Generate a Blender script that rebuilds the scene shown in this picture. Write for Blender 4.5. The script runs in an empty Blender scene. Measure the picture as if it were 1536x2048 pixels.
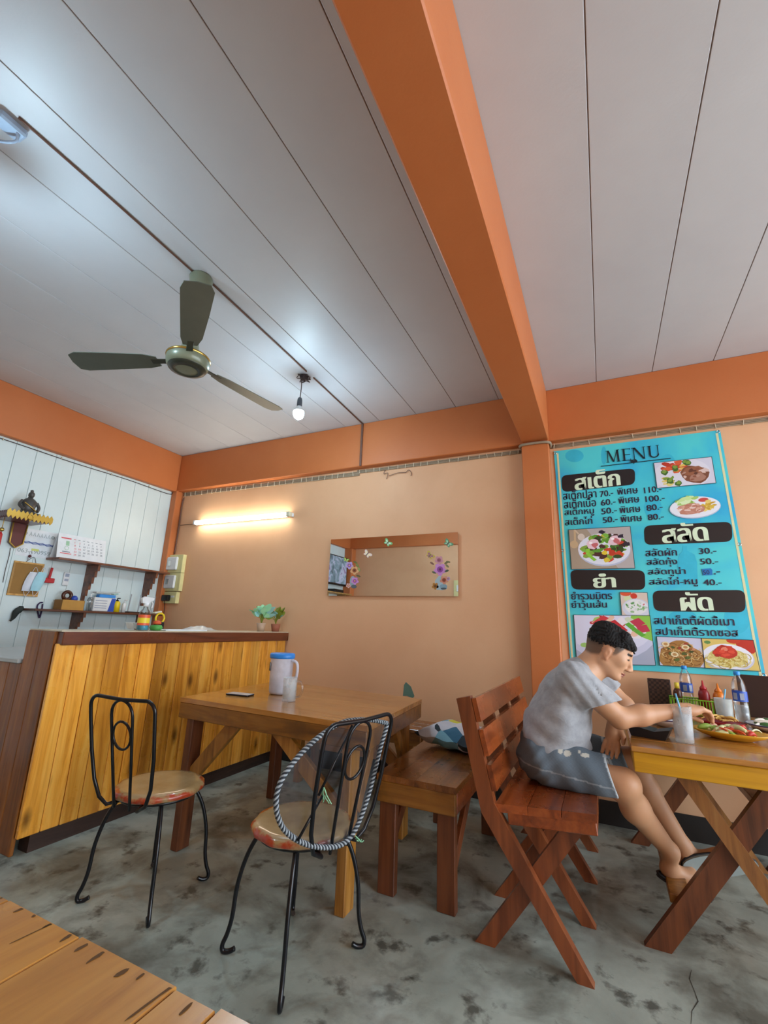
import bpy, bmesh, math, random
import numpy as np
from mathutils import Vector, Matrix
random.seed(7)
PI = math.pi
scene = bpy.context.scene
COL = scene.collection

# ------------------------------------------------------------------ camera
YAW, PITCH, ROLL, FPX, CAMH = math.radians(-25.9), math.radians(14.28), math.radians(2.05), 895.0, 1.2
_cy, _sy, _cp, _sp = math.cos(YAW), math.sin(YAW), math.cos(PITCH), math.sin(PITCH)
FWD = Vector((_sy * _cp, _cy * _cp, _sp))
_r = Vector((_cy, -_sy, 0)); _u = _r.cross(FWD)
_c, _s = math.cos(ROLL), math.sin(ROLL)
RIGHT = _c * _r + _s * _u
UP = -_s * _r + _c * _u
CAM = Vector((0, 0, CAMH))
cam_data = bpy.data.cameras.new('camera')
cam_data.sensor_fit = 'HORIZONTAL'; cam_data.sensor_width = 36.0
cam_data.lens = 36.0 * FPX / 1536.0
cam_data.clip_start = 0.02
cam = bpy.data.objects.new('camera', cam_data)
cam.matrix_world = Matrix(((RIGHT.x, UP.x, -FWD.x, CAM.x), (RIGHT.y, UP.y, -FWD.y, CAM.y), (RIGHT.z, UP.z, -FWD.z, CAM.z), (0, 0, 0, 1)))
COL.objects.link(cam); scene.camera = cam

def pix(px, py, axis, val):
    """point on the world plane axis=val seen at photo pixel (px,py)"""
    d = RIGHT * ((px - 768) / FPX) - UP * ((py - 1024) / FPX) + FWD
    t = (val - CAM[axis]) / d[axis]
    return CAM + d * t
def Q(px, py, y): return pix(px, py, 1, y)
def at_y(px, py): return pix(px, py, 1, 3.65)

# ------------------------------------------------------------------ light and exposure
scene.view_settings.view_transform = 'Standard'
scene.view_settings.look = 'None'
scene.view_settings.gamma = 1.0
scene.view_settings.use_curve_mapping = False
scene.view_settings.exposure = 1.03
world = bpy.data.worlds.new('daylight'); scene.world = world
world.use_nodes = True
_bg = world.node_tree.nodes['Background']
_bg.inputs[0].default_value = (0.84, 0.94, 1.04, 1)
_bg.inputs[1].default_value = 3.9
_pd = bpy.data.lights.new('shopfront_daylight_portal', 'AREA')
_pd.shape = 'RECTANGLE'; _pd.size = 4.1; _pd.size_y = 2.6
_pd.cycles.is_portal = True
_po = bpy.data.objects.new('shopfront_daylight_portal', _pd)
_po.location = (3.58, 1.5, 1.35); _po.rotation_euler = (PI / 2, 0, PI / 2)
COL.objects.link(_po)

# ------------------------------------------------------------------ room dimensions
YB, YF, XL, XR, ZC = 3.65, -0.62, -4.59, 3.6, 3.14
BEAM_Z, BEAM_Y, BEAM_X = 2.69, 3.575, -4.52

# ------------------------------------------------------------------ materials
MATS = {}
def _nt(name):
    m = bpy.data.materials.new(name); m.use_nodes = True
    nt = m.node_tree; return m, nt, nt.nodes['Principled BSDF']
def L(nt, a, b): nt.links.new(a, b)
def N(nt, typ, **kw):
    n = nt.nodes.new(typ)
    for k, v in kw.items(): setattr(n, k, v)
    return n
def rgba(c): return (c[0], c[1], c[2], 1.0)
def hexc(h):
    v = [int(h[i:i + 2], 16) / 255 for i in (0, 2, 4)]
    return tuple(((x + .055) / 1.055) ** 2.4 if x > .04045 else x / 12.92 for x in v)
def coords(nt, scale=(1, 1, 1), rnd=True):
    tc = N(nt, 'ShaderNodeTexCoord'); mp = N(nt, 'ShaderNodeMapping')
    mp.inputs['Scale'].default_value = scale
    if rnd:
        oi = N(nt, 'ShaderNodeObjectInfo'); mu = N(nt, 'ShaderNodeMath', operation='MULTIPLY'); mu.inputs[1].default_value = 37.0
        L(nt, oi.outputs['Random'], mu.inputs[0])
        cb = N(nt, 'ShaderNodeCombineXYZ')
        for i in range(3): L(nt, mu.outputs[0], cb.inputs[i])
        ad = N(nt, 'ShaderNodeVectorMath', operation='ADD')
        L(nt, tc.outputs['Object'], ad.inputs[0]); L(nt, cb.outputs[0], ad.inputs[1])
        L(nt, ad.outputs[0], mp.inputs['Vector'])
    else:
        L(nt, tc.outputs['Object'], mp.inputs['Vector'])
    return mp.outputs[0]
def ramp(nt, fac, stops):
    r = N(nt, 'ShaderNodeValToRGB'); e = r.color_ramp.elements
    e[0].position, e[0].color = stops[0][0], rgba(stops[0][1]); e[1].position, e[1].color = stops[-1][0], rgba(stops[-1][1])
    for p, c in stops[1:-1]:
        x = e.new(p); x.color = rgba(c)
    L(nt, fac, r.inputs[0]); return r.outputs[0]
def noise(nt, vec, scale, detail=4, rough=.55, dist=0.0):
    n = N(nt, 'ShaderNodeTexNoise'); n.inputs['Scale'].default_value = scale; n.inputs['Detail'].default_value = detail
    n.inputs['Roughness'].default_value = rough; n.inputs['Distortion'].default_value = dist
    L(nt, vec, n.inputs['Vector']); return n.outputs[0]
def mixc(nt, fac, a, b, mode='MIX'):
    m = N(nt, 'ShaderNodeMix', data_type='RGBA', blend_type=mode)
    if isinstance(fac, (int, float)): m.inputs[0].default_value = fac
    else: L(nt, fac, m.inputs[0])
    for s, i in ((a, 6), (b, 7)):
        if isinstance(s, tuple): m.inputs[i].default_value = rgba(s)
        else: L(nt, s, m.inputs[i])
    return m.outputs[2]
def bump(nt, b, h, strength=.3, dist=.01):
    n = N(nt, 'ShaderNodeBump'); n.inputs['Strength'].default_value = strength; n.inputs['Distance'].default_value = dist
    L(nt, h, n.inputs['Height']); L(nt, n.outputs[0], b.inputs['Normal'])
def plain(name, col, rough=.5, metal=0.0, coat=0.0, alpha=1.0, trans=0.0, ior=1.45, emis=None, estr=0.0, vary=.06):
    m, nt, b = _nt(name)
    if isinstance(col, str): col = hexc(col)
    n = noise(nt, coords(nt), 14, 3)
    c = ramp(nt, n, [(.3, tuple(x * (1 - vary) for x in col)), (.7, tuple(min(1, x * (1 + vary)) for x in col))])
    L(nt, c, b.inputs['Base Color'])
    b.inputs['Roughness'].default_value = rough; b.inputs['Metallic'].default_value = metal
    b.inputs['Coat Weight'].default_value = coat; b.inputs['Alpha'].default_value = alpha
    b.inputs['Transmission Weight'].default_value = trans; b.inputs['IOR'].default_value = ior
    if emis: b.inputs['Emission Color'].default_value = rgba(emis); b.inputs['Emission Strength'].default_value = estr
    MATS[name] = m; return m
def painted(name, c1, c2, rough=.55, scale=1.6, stain=None, st_amt=.5, bmp=.12):
    m, nt, b = _nt(name)
    v = coords(nt, rnd=False)
    c = ramp(nt, noise(nt, v, scale, 5, .6), [(.32, hexc(c1)), (.68, hexc(c2))])
    if stain:
        f = ramp(nt, noise(nt, v, .9, 6, .62, .4), [(.56, (0, 0, 0)), (.8, (st_amt,) * 3)])
        c = mixc(nt, f, c, hexc(stain))
    L(nt, c, b.inputs['Base Color']); b.inputs['Roughness'].default_value = rough
    bump(nt, b, noise(nt, v, 60, 4), bmp, .004)
    MATS[name] = m; return m
def wood(name, dark, mid, light, axis=1, scale=1.0, rough=.32, coat=.35, knots=.5, grime=None, tint=.35):
    """varnished wood: grain runs along the given local axis"""
    m, nt, b = _nt(name)
    sc = [9.0 * scale] * 3; sc[axis] = .9 * scale
    v = coords(nt, tuple(sc))
    g = noise(nt, v, 1.6, 7, .62, .9)
    c = ramp(nt, g, [(.28, hexc(dark)), (.5, hexc(mid)), (.74, hexc(light))])
    sc2 = [60.0 * scale] * 3; sc2[axis] = 1.6 * scale
    fine = noise(nt, coords(nt, tuple(sc2)), 1.0, 3, .6)
    c = mixc(nt, ramp(nt, fine, [(.45, (0, 0, 0)), (.75, (.32, .32, .32))]), c, hexc(dark))
    if knots:
        sc3 = [5.5 * scale] * 3; sc3[axis] = 2.4 * scale
        vo = N(nt, 'ShaderNodeTexVoronoi'); vo.inputs['Scale'].default_value = 1.0
        L(nt, coords(nt, tuple(sc3)), vo.inputs['Vector'])
        k = ramp(nt, vo.outputs['Distance'], [(.05, (knots,) * 3), (.17, (0, 0, 0))])
        c = mixc(nt, k, c, tuple(x * .25 for x in hexc(dark)))
    oi = N(nt, 'ShaderNodeObjectInfo')
    hs = N(nt, 'ShaderNodeHueSaturation'); L(nt, c, hs.inputs['Color'])
    mr = N(nt, 'ShaderNodeMapRange'); mr.inputs['To Min'].default_value = 1 - tint; mr.inputs['To Max'].default_value = 1 + tint * .6
    L(nt, oi.outputs['Random'], mr.inputs['Value']); L(nt, mr.outputs[0], hs.inputs['Value'])
    c = hs.outputs[0]
    if grime:
        f = ramp(nt, noise(nt, coords(nt), 5, 5, .6), [(.52, (0, 0, 0)), (.75, (.8, .8, .8))])
        c = mixc(nt, f, c, hexc(grime))
    L(nt, c, b.inputs['Base Color'])
    rr = ramp(nt, noise(nt, coords(nt), 7, 4), [(.3, (rough * .8,) * 3), (.7, (min(1, rough * 1.35),) * 3)])
    L(nt, rr, b.inputs['Roughness'])
    b.inputs['Coat Weight'].default_value = coat; b.inputs['Coat Roughness'].default_value = .18
    bump(nt, b, fine, .12, .002)
    MATS[name] = m; return m
def vcol(name, rough=.5, coat=0.0, sss=0.0, bmp=0.0, bscale=80):
    """colour from the mesh's own colour attribute (printed sheets, skin)"""
    m, nt, b = _nt(name)
    a = N(nt, 'ShaderNodeVertexColor'); a.layer_name = 'col'
    L(nt, a.outputs[0], b.inputs['Base Color']); b.inputs['Roughness'].default_value = rough
    b.inputs['Coat Weight'].default_value = coat
    if sss:
        b.inputs['Subsurface Weight'].default_value = sss; b.inputs['Subsurface Radius'].default_value = (.02, .008, .004)
    if bmp: bump(nt, b, noise(nt, coords(nt, rnd=False), bscale, 4), bmp, .003)
    MATS[name] = m; return m

painted('wall_orange', 'daa880', 'e2b38b', .6, 1.2, 'c4946a', .3)
painted('beam_orange', 'c06c38', 'c87642', .5, 1.4, 'b06232', .3)
painted('ceiling_white', 'c0c2c9', 'cacdd3', .5, .9, None)
painted('panel_white', 'd2e2e4', 'dbeaec', .4, 1.1, 'c6d4d4', .35)
plain('seam_brown', '9a8478', .8); plain('dark_gap', '2a211c', .9)
wood('counter_pine', 'b06818', 'eaa238', 'fcc45e', 2, 1.0, .3, .35, .85, None, .32)
wood('counter_band', '4a2010', '7a3a1c', '8e4a26', 1, 1.0, .3, .4, .4)
wood('counter_end', '5e3410', '96581c', 'b07428', 2, .9, .4, .2, .5)
wood('kick_dark', '231712', '3a2720', '4a352a', 1, 1, .5, .1, .2)
wood('table_brown', '7a481c', 'b47832', 'ca944c', 0, .8, .2, .5, .35, None, .12)
wood('table_apron', '55300e', '8f5c1c', 'a87430', 0, .9, .35, .2, .6, '5a3a1c', .2)
wood('leg_pine', '6a3f14', 'a8722c', 'c08a42', 2, 1.1, .4, .15, .4, None, .25)
wood('leg_brown', '5a3418', '8e5c2c', 'a5743c', 2, 1.0, .4, .15, .4, None, .15)
wood('leg_dark', '3a1c0e', '6b3a1e', '7c4826', 2, 1.0, .4, .2, .3, None, .2)
wood('bench_brown', '4e2a0e', '8a5220', 'a2682e', 1, 1.0, .25, .4, .5, '6a3c16', .2)
wood('red_wood', '5e2a12', '96481e', 'ad5c2a', 1, .8, .25, .45, .3, None, .2)
wood('red_wood_leg', '4c2412', '7e4222', '95532c', 2, .8, .32, .3, .35, None, .15)
wood('yellow_apron', '9a6a08', 'cc9410', 'd8a420', 0, .8, .35, .25, .7, None, .08)
wood('front_table_top', '9a5e16', 'c58a34', 'd6a04a', 1, .7, .3, .35, .25, None, .1)
wood('shelf_wood', '3e2012', '6a3a22', '7e4a2c', 1, 1.2, .4, .2, .2)
wood('cork_frame', 'a87838', 'c89a56', 'd8ae6c', 2, 1.5, .5, 0, .1)
plain('black_iron', '15161b', .3, .35, .25); plain('wood_end_grey', '8a7a68', .7)
plain('white_plastic', 'dfe2e4', .35); plain('off_white', 'd8d2b8', .5); plain('cream_board', 'd6cf96', .55)
plain('chrome', 'd6d8da', .15, 1.0); plain('gold', 'c9a64a', .3, .55); plain('dark_red', '5a1c18', .4, 0, .3)
plain('brass', 'b69a52', .25, .8)
# ------------------------------------------------------------------ mesh helpers
class MB:
    """collects shapes (vertices and faces, optional face colours) and links them as ONE mesh object"""
    def __init__(s): s.v = []; s.f = []; s.c = []; s.cc = None; s.sm = []; s.smooth = False
    def face(s, idx):
        s.f.append(idx); s.c.append(s.cc); s.sm.append(s.smooth)
    def add(s, vs, fs):
        o = len(s.v); s.v += [tuple(p) for p in vs]
        for f in fs: s.face([i + o for i in f])
        return s
    def box(s, c, d, rot=None, bev=0.0):
        """centre, full size, optional rotation matrix, chamfer"""
        h = [x / 2 for x in d]
        b = min(bev, min(h) * .9)
        if b <= 0:
            vs = [Vector((sx * h[0], sy * h[1], sz * h[2])) for sx in (-1, 1) for sy in (-1, 1) for sz in (-1, 1)]
            fs = [(0, 1, 3, 2), (4, 6, 7, 5), (0, 4, 5, 1), (2, 3, 7, 6), (0, 2, 6, 4), (1, 5, 7, 3)]
        else:
            vs = []; key = {}
            for sx in (-1, 1):
                for sy in (-1, 1):
                    for sz in (-1, 1):
                        for a in range(3):
                            p = [sx * (h[0] - b), sy * (h[1] - b), sz * (h[2] - b)]
                            p[a] = (sx, sy, sz)[a] * h[a]
                            key[(sx, sy, sz, a)] = len(vs); vs.append(Vector(p))
            fs = []
            for a in range(3):
                u, w = (a + 1) % 3, (a + 2) % 3
                for sg in (-1, 1):
                    q = []
                    for su, sw in ((-1, -1), (1, -1), (1, 1), (-1, 1)):
                        t = [0, 0, 0]; t[a] = sg; t[u] = su; t[w] = sw; q.append(key[(*t, a)])
                    fs.append(q if sg > 0 else q[::-1])
            for a in range(3):
                u, w = (a + 1) % 3, (a + 2) % 3
                for su in (-1, 1):
                    for sw in (-1, 1):
                        t0 = [0, 0, 0]; t0[u] = su; t0[w] = sw
                        t1 = list(t0); t0[a] = -1; t1[a] = 1
                        q = [key[(*t0, u)], key[(*t1, u)], key[(*t1, w)], key[(*t0, w)]]
                        fs.append(q if su * sw < 0 else q[::-1])
            for sx in (-1, 1):
                for sy in (-1, 1):
                    for sz in (-1, 1):
                        q = [key[(sx, sy, sz, i)] for i in range(3)]
                        fs.append(q if sx * sy * sz > 0 else q[::-1])
        c = Vector(c)
        if rot is not None: vs = [rot @ p for p in vs]
        return s.add([p + c for p in vs], fs)
    def bb(s, x0, x1, y0, y1, z0, z1, bev=0.0):
        return s.box(((x0 + x1) / 2, (y0 + y1) / 2, (z0 + z1) / 2), (abs(x1 - x0), abs(y1 - y0), abs(z1 - z0)), None, bev)
    def bar(s, a, b, w, t, up=(0, 0, 1), bev=0.0, over=0.0):
        """rectangular bar from a to b; t is its size along `up`, w across"""
        a, b = Vector(a), Vector(b); d = (b - a); ln = d.length; d.normalize()
        x = d.cross(Vector(up)); 
        if x.length < 1e-5: x = d.cross(Vector((1, 0, 0)))
        x.normalize(); z = x.cross(d)
        R = Matrix((x, d, z)).transposed()
        return s.box((a + b) / 2, (w, ln + over, t), R, bev)
    def tube(s, pts, r, n=8, closed=False, cap=True):
        pts = [Vector(p) for p in pts]; m = len(pts)
        rs = r if isinstance(r, (list, tuple)) else [r] * m
        tan = []
        for i in range(m):
            if closed: t = pts[(i + 1) % m] - pts[i - 1]
            else: t = pts[min(i + 1, m - 1)] - pts[max(i - 1, 0)]
            tan.append(t.normalized() if t.length > 1e-9 else Vector((0, 0, 1)))
        nrm = tan[0].orthogonal().normalized(); o = len(s.v)
        for i in range(m):
            nrm = nrm - tan[i] * nrm.dot(tan[i])
            if nrm.length < 1e-6: nrm = tan[i].orthogonal()
            nrm.normalize(); bi = tan[i].cross(nrm)
            for k in range(n):
                a = 2 * PI * k / n
                s.v.append(tuple(pts[i] + (nrm * math.cos(a) + bi * math.sin(a)) * rs[i]))
        sm = s.smooth; s.smooth = True
        for i in range(m if closed else m - 1):
            j = (i + 1) % m
            for k in range(n):
                k2 = (k + 1) % n
                s.face([o + i * n + k, o + i * n + k2, o + j * n + k2, o + j * n + k])
        s.smooth = False
        if cap and not closed:
            s.face([o + k for k in range(n)][::-1]); s.face([o + (m - 1) * n + k for k in range(n)])
        s.smooth = sm
        return s
    def lathe(s, prof, c=(0, 0, 0), n=24, rot=None, sx=1.0, sy=1.0, cap=True):
        """profile of (radius, height) turned about a vertical axis through c"""
        o = len(s.v); c = Vector(c)
        for r, z in prof:
            for k in range(n):
                a = 2 * PI * k / n; p = Vector((r * math.cos(a) * sx, r * math.sin(a) * sy, z))
                if rot is not None: p = rot @ p
                s.v.append(tuple(p + c))
        sm = s.smooth; s.smooth = True
        for i in range(len(prof) - 1):
            for k in range(n):
                k2 = (k + 1) % n
                s.face([o + i * n + k, o + i * n + k2, o + (i + 1) * n + k2, o + (i + 1) * n + k])
        s.smooth = False
        if cap:
            if prof[0][0] > 1e-4: s.face([o + k for k in range(n)][::-1])
            if prof[-1][0] > 1e-4: s.face([o + (len(prof) - 1) * n + k for k in range(n)])
        s.smooth = sm
        return s
    def prism(s, poly, fn, depth):
        """polygon of 2-D points pushed from fn(p, 0) to fn(p, depth)"""
        n = len(poly); o = len(s.v)
        s.v += [tuple(fn(p, 0.0)) for p in poly] + [tuple(fn(p, depth)) for p in poly]
        s.face([o + i for i in range(n)][::-1]); s.face([o + n + i for i in range(n)])
        for i in range(n):
            j = (i + 1) % n; s.face([o + i, o + j, o + n + j, o + n + i])
        return s
    def sphere(s, c, r, n=12, m=8, sc=(1, 1, 1)):
        prof = [(max(1e-5, math.sin(PI * i / m)) * r, -math.cos(PI * i / m) * r) for i in range(m + 1)]
        o = len(s.v); s.lathe(prof, (0, 0, 0), n, cap=False)
        for i in range(o, len(s.v)):
            p = s.v[i]; s.v[i] = (c[0] + p[0] * sc[0], c[1] + p[1] * sc[1], c[2] + p[2] * sc[2])
        return s
    def mesh(s, name):
        me = bpy.data.meshes.new(name)
        me.from_pydata([tuple(map(float, p)) for p in s.v], [], s.f)
        bm = bmesh.new(); bm.from_mesh(me)
        for f, sm in zip(bm.faces, s.sm): f.smooth = sm
        bmesh.ops.recalc_face_normals(bm, faces=bm.faces[:]) if s.cc is None and not getattr(s, 'keep', False) else None
        if any(c is not None for c in s.c):
            lay = bm.loops.layers.float_color.new('col')
            for f, c in zip(bm.faces, s.c):
                for lp in f.loops: lp[lay] = rgba(c or (1, 1, 1))
        bm.to_mesh(me); bm.free(); return me
    def build(s, name, mat, parent=None):
        return put(name, s.mesh(name), mat, parent)
def put(name, me, mat, parent=None):
    o = bpy.data.objects.new(name, me); COL.objects.link(o)
    if mat is not None and not me.materials: me.materials.append(MATS[mat] if isinstance(mat, str) else mat)
    if parent is not None: o.parent = parent
    return o
def tag(o, label=None, cat=None, group=None, kind=None):
    if label: o['label'] = label
    if cat: o['category'] = cat
    if group: o['group'] = group
    if kind: o['kind'] = kind
    return o
def thing(name, label, cat, loc=(0, 0, 0), rz=0.0, group=None, kind=None):
    o = bpy.data.objects.new(name, None); o.empty_display_size = .05
    COL.objects.link(o); o.location = loc; o.rotation_euler = (0, 0, rz)
    return tag(o, label, cat, group, kind)
def dup(root, loc, rz, label, group=None):
    def cp(o, parent):
        c = o.copy(); COL.objects.link(c); c.parent = parent
        for ch in o.children: cp(ch, c)
        return c
    r = cp(root, None); r.location = loc; r.rotation_euler = (0, 0, rz); r['label'] = label
    if group: r['group'] = group
    return r
def solo(name, mb, mat, label, cat, loc=(0, 0, 0), rz=0.0, group=None, kind=None):
    o = mb.build(name, mat); o.location = loc; o.rotation_euler = (0, 0, rz)
    return tag(o, label, cat, group, kind)
def Rz(a): return Matrix.Rotation(a, 3, 'Z')
def Rx(a): return Matrix.Rotation(a, 3, 'X')
def Ry(a): return Matrix.Rotation(a, 3, 'Y')
def arc(c, r, a0, a1, n, fn):
    return [fn(c[0] + r * math.cos(a0 + (a1 - a0) * i / n), c[1] + r * math.sin(a0 + (a1 - a0) * i / n)) for i in range(n + 1)]
def spline(pts, n=6):
    """Catmull-Rom through the points"""
    P = [Vector(p) for p in pts]; out = []
    for i in range(len(P) - 1):
        p0, p1, p2, p3 = P[max(i - 1, 0)], P[i], P[i + 1], P[min(i + 2, len(P) - 1)]
        for k in range(n):
            t = k / n
            out.append(.5 * ((2 * p1) + (p2 - p0) * t + (2 * p0 - 5 * p1 + 4 * p2 - p3) * t * t + (3 * p1 - p0 - 3 * p2 + p3) * t ** 3))
    out.append(P[-1]); return out
def text_mesh(body, bold=0.0, extrude=0.0, res=3):
    """a word as a flat mesh in x/y, returned with its bounds"""
    cu = bpy.data.curves.new('lettering', 'FONT'); cu.body = body; cu.size = 1.0
    cu.offset = bold; cu.extrude = extrude; cu.resolution_u = res
    ob = bpy.data.objects.new('lettering', cu); COL.objects.link(ob)
    dg = bpy.context.evaluated_depsgraph_get(); dg.update()
    me = bpy.data.meshes.new_from_object(ob.evaluated_get(dg))
    bpy.data.objects.remove(ob); bpy.data.curves.remove(cu)
    if len(me.vertices) == 0: return me, (0, 0, 1, 1)
    co = np.empty(len(me.vertices) * 3); me.vertices.foreach_get('co', co); co = co.reshape(-1, 3)
    return me, (co[:, 0].min(), co[:, 1].min(), co[:, 0].max(), co[:, 1].max())
def lettering(name, body, mat, org, ex, ey, width=None, height=None, parent=None, bold=0.0):
    """flat lettering: lower-left at org, along unit ex / up ey, scaled to width and/or height"""
    me, (x0, y0, x1, y1) = text_mesh(body)
    me.materials.clear()
    sx = width / (x1 - x0 + 2 * bold) if width else None; sy = height / (y1 - y0) if height else None
    sx = sx or sy; sy = sy or sx
    org, ex, ey = Vector(org), Vector(ex), Vector(ey); nr = ex.cross(ey).normalized()
    co = [v.co.copy() for v in me.vertices]; fc = [list(p.vertices) for p in me.polygons]
    m = MB(); m.keep = True
    for i, sh in enumerate((0, bold, 2 * bold) if bold else (0,)):     # broad strokes: the word struck again a little to the right
        m.add([org + ex * ((c.x - x0 + sh) * sx) + ey * ((c.y - y0) * sy) + nr * (i * 2e-5) for c in co], fc)
    bpy.data.meshes.remove(me)
    return m.build(name, mat, parent)
# ------------------------------------------------------------------ the room
def concrete():
    m, nt, b = _nt('concrete')
    v = coords(nt, rnd=False)
    c = ramp(nt, noise(nt, v, 2.2, 7, .6, .3), [(.3, hexc('878d84')), (.52, hexc('9da59b')), (.72, hexc('b6bfb5'))])
    d = ramp(nt, noise(nt, v, 2.6, 7, .6, .35), [(.46, (0, 0, 0)), (.62, (.8, .8, .8))])
    c = mixc(nt, d, c, hexc('56544a'))
    d2 = ramp(nt, noise(nt, v, 7.5, 6, .6, .15), [(.56, (0, 0, 0)), (.66, (.8, .8, .8))])
    c = mixc(nt, d2, c, hexc('36342c'))
    d3 = ramp(nt, noise(nt, v, 1.6, 5, .55, .4), [(.55, (0, 0, 0)), (.7, (.5, .5, .5))])
    c = mixc(nt, d3, c, hexc('c0c8c2'))
    L(nt, c, b.inputs['Base Color'])
    L(nt, ramp(nt, noise(nt, v, 3, 4), [(.35, (.3,) * 3), (.65, (.55,) * 3)]), b.inputs['Roughness'])
    bump(nt, b, noise(nt, v, 18, 6), .25, .006)
    MATS['concrete'] = m
concrete()
plain('crack_dark', '3c382f', .9)
floor = MB().bb(XL - .2, 7.5, YF - .2, YB + .2, -.15, 0).build('floor', 'concrete')
tag(floor, 'worn grey concrete floor with dark damp stains', 'floor', kind='structure')
cr = MB()
_cp = [pix(x, y, 2, .0) for x, y in ((1383, 1940), (1379, 1958), (1390, 1985), (1396, 2003), (1384, 2022), (1382, 2048))]
_w = [.0006, .0016, .001, .002, .001, .0006]
for i in range(len(_cp) - 1):
    a, b_ = _cp[i], _cp[i + 1]; n_ = Vector((-(b_ - a).y, (b_ - a).x, 0)).normalized()
    cr.add([a + n_ * _w[i] + Vector((0, 0, .0006)), b_ + n_ * _w[i + 1] + Vector((0, 0, .0006)), b_ - n_ * _w[i + 1] + Vector((0, 0, .0006)), a - n_ * _w[i] + Vector((0, 0, .0006))], [(0, 1, 2, 3)])
cr.build('crack', 'crack_dark', floor)

wb = MB().bb(XL - .15, XR, YB, YB + .15, 0, ZC + .1).build('wall_back', 'wall_orange')
tag(wb, 'peach orange painted wall behind the tables', 'wall', kind='structure')
wf = MB().bb(XL - .15, XR, YF - .15, YF, 0, ZC + .1).build('wall_front', 'wall_orange')
tag(wf, 'peach orange wall opposite, seen in the mirror', 'wall', kind='structure')
# teal chip where the paint came off
chip = MB(); chip.keep = True
_pts = [at_y(*p) for p in ((806, 1392), (808, 1370), (812, 1364), (822, 1373), (829, 1392), (826, 1396), (814, 1392))]
chip.prism([(p.x, p.z) for p in _pts], lambda p, d: (p[0], YB - .0005 - d, p[1]), .001)
_pts = [at_y(*p) for p in ((791, 1380), (794, 1368), (797, 1366), (796, 1376), (799, 1388), (794, 1390))]
plain('teal_paint', '5d7d70', .6)
chip.build('paint_chip', 'teal_paint', wb)

plain('skirting_dark', '241f1c', .6)
tag(MB().bb(XL + .01, XR, YB - .012, YB - .0005, 0, .14, .002).build('baseboard_back', 'skirting_dark'), 'dark painted skirting along the foot of the back wall', 'skirting', kind='structure')
# left wall: white boards over a dark backing
wl = MB().bb(XL - .15, XL - .016, YF, YB, 0, ZC + .1).build('wall_left', 'dark_gap')
tag(wl, 'wall of white painted vertical boards', 'wall', kind='structure')
PW = .1655
_me = None; _n0 = 1.928 - 16 * PW
k = 0
while _n0 + k * PW < 3.56:
    y0 = _n0 + k * PW
    if y0 > YF:
        if _me is None:
            _me = MB().bb(-.016, 0, .0012, PW - .0012, 0, 2.72, .0025).mesh('board')
        o = put('board', _me, 'panel_white', wl); o.location = (XL, y0, 0)
    k += 1
# ceiling: painted boards with open joints under a brown backing
CP = .3835; CX0 = .095
ce = MB().bb(XL - .15, XR, YF, YB, ZC + .0055, ZC + .1).build('ceiling', 'seam_brown')
tag(ce, 'ceiling of wide white boards with thin joints', 'ceiling', kind='structure')
_me = MB().bb(.0022, CP - .0022, YF, YB - .02, -.0, .005, .0015).mesh('board')
for k in range(-13, 10):
    x0 = CX0 + k * CP
    if x0 < XL - .4 or x0 + CP > XR + .3: continue
    o = put('board', _me, 'ceiling_white', ce); o.location = (x0, 0, ZC)
# beams and columns
def strut(name, mb, label, mat='beam_orange'):
    return tag(mb.build(name, mat), label, 'beam' if 'beam' in label else 'column', kind='structure')
strut('trim_1', MB().bb(XL, XR, BEAM_Y, YB, BEAM_Z, ZC, .006), 'orange concrete beam along the top of the back wall')
strut('trim_2', MB().bb(XL, BEAM_X, YF, BEAM_Y - .001, BEAM_Z - .01, ZC, .006), 'orange concrete beam above the white board wall')
strut('trim_3', MB().bb(-.49, -.283, YF + .07, BEAM_Y - .001, BEAM_Z, ZC, .006), 'orange ceiling beam crossing the room between the two ceiling bays')
strut('trim_4', MB().bb(-.495, -.285, 3.54, YB, 0, BEAM_Z, .006), 'orange column on the back wall left of the menu banner')
strut('trim_5', MB().bb(XL, -4.50, 3.56, YB, 0, BEAM_Z, .006), 'orange corner column beside the white boards')
strut('trim_6', MB().bb(XL, XR, YF, YF + .07, BEAM_Z, ZC, .006), 'orange beam on the opposite wall seen in the mirror')
strut('trim_7', MB().bb(XL, -4.42, YF, YF + .16, 0, BEAM_Z - .01, .006), 'orange corner column seen in the mirror beside the television')
strut('trim_8', MB().bb(XR - .15, XR, YF, YB, BEAM_Z, ZC + .1, .006), 'orange beam over the open shopfront')
# ------------------------------------------------------------------ lamps
def emitter(name, col, strength):
    m, nt, b = _nt(name)
    b.inputs['Base Color'].default_value = (.9, .9, .9, 1)
    b.inputs['Emission Color'].default_value = rgba(col); b.inputs['Emission Strength'].default_value = strength
    MATS[name] = m
emitter('bulb_glow', (.60, .85, 1.0), 215.0)
emitter('tube_glow', (1.0, .98, .84), 11.0)
plain('wire_dark', '3a2f30', .6); plain('socket_grey', '4a525c', .5)
# fluorescent tube on the back wall
a, b_ = Q(388, 1045, 3.59), Q(581, 1029, 3.59)
tz = (a.z + b_.z) / 2
tl = thing('tube_light', 'glowing fluorescent tube light on the back wall', 'light', (a.x, YB, tz))
ln = b_.x - a.x
MB().bb(0, ln, -.035, 0, -.018, .022, .004).build('housing', 'white_plastic', tl)
MB().tube([(.035, -.055, 0), (ln - .05, -.055, 0)], .025, 14).build('tube', 'tube_glow', tl)
for x0, x1, mt in ((.0, .035, 'white_plastic'), (ln - .05, ln, 'off_white')):
    MB().bb(x0, x1, -.078, -.03, -.024, .026, .006).build('lamp_holder', mt, tl)
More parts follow.
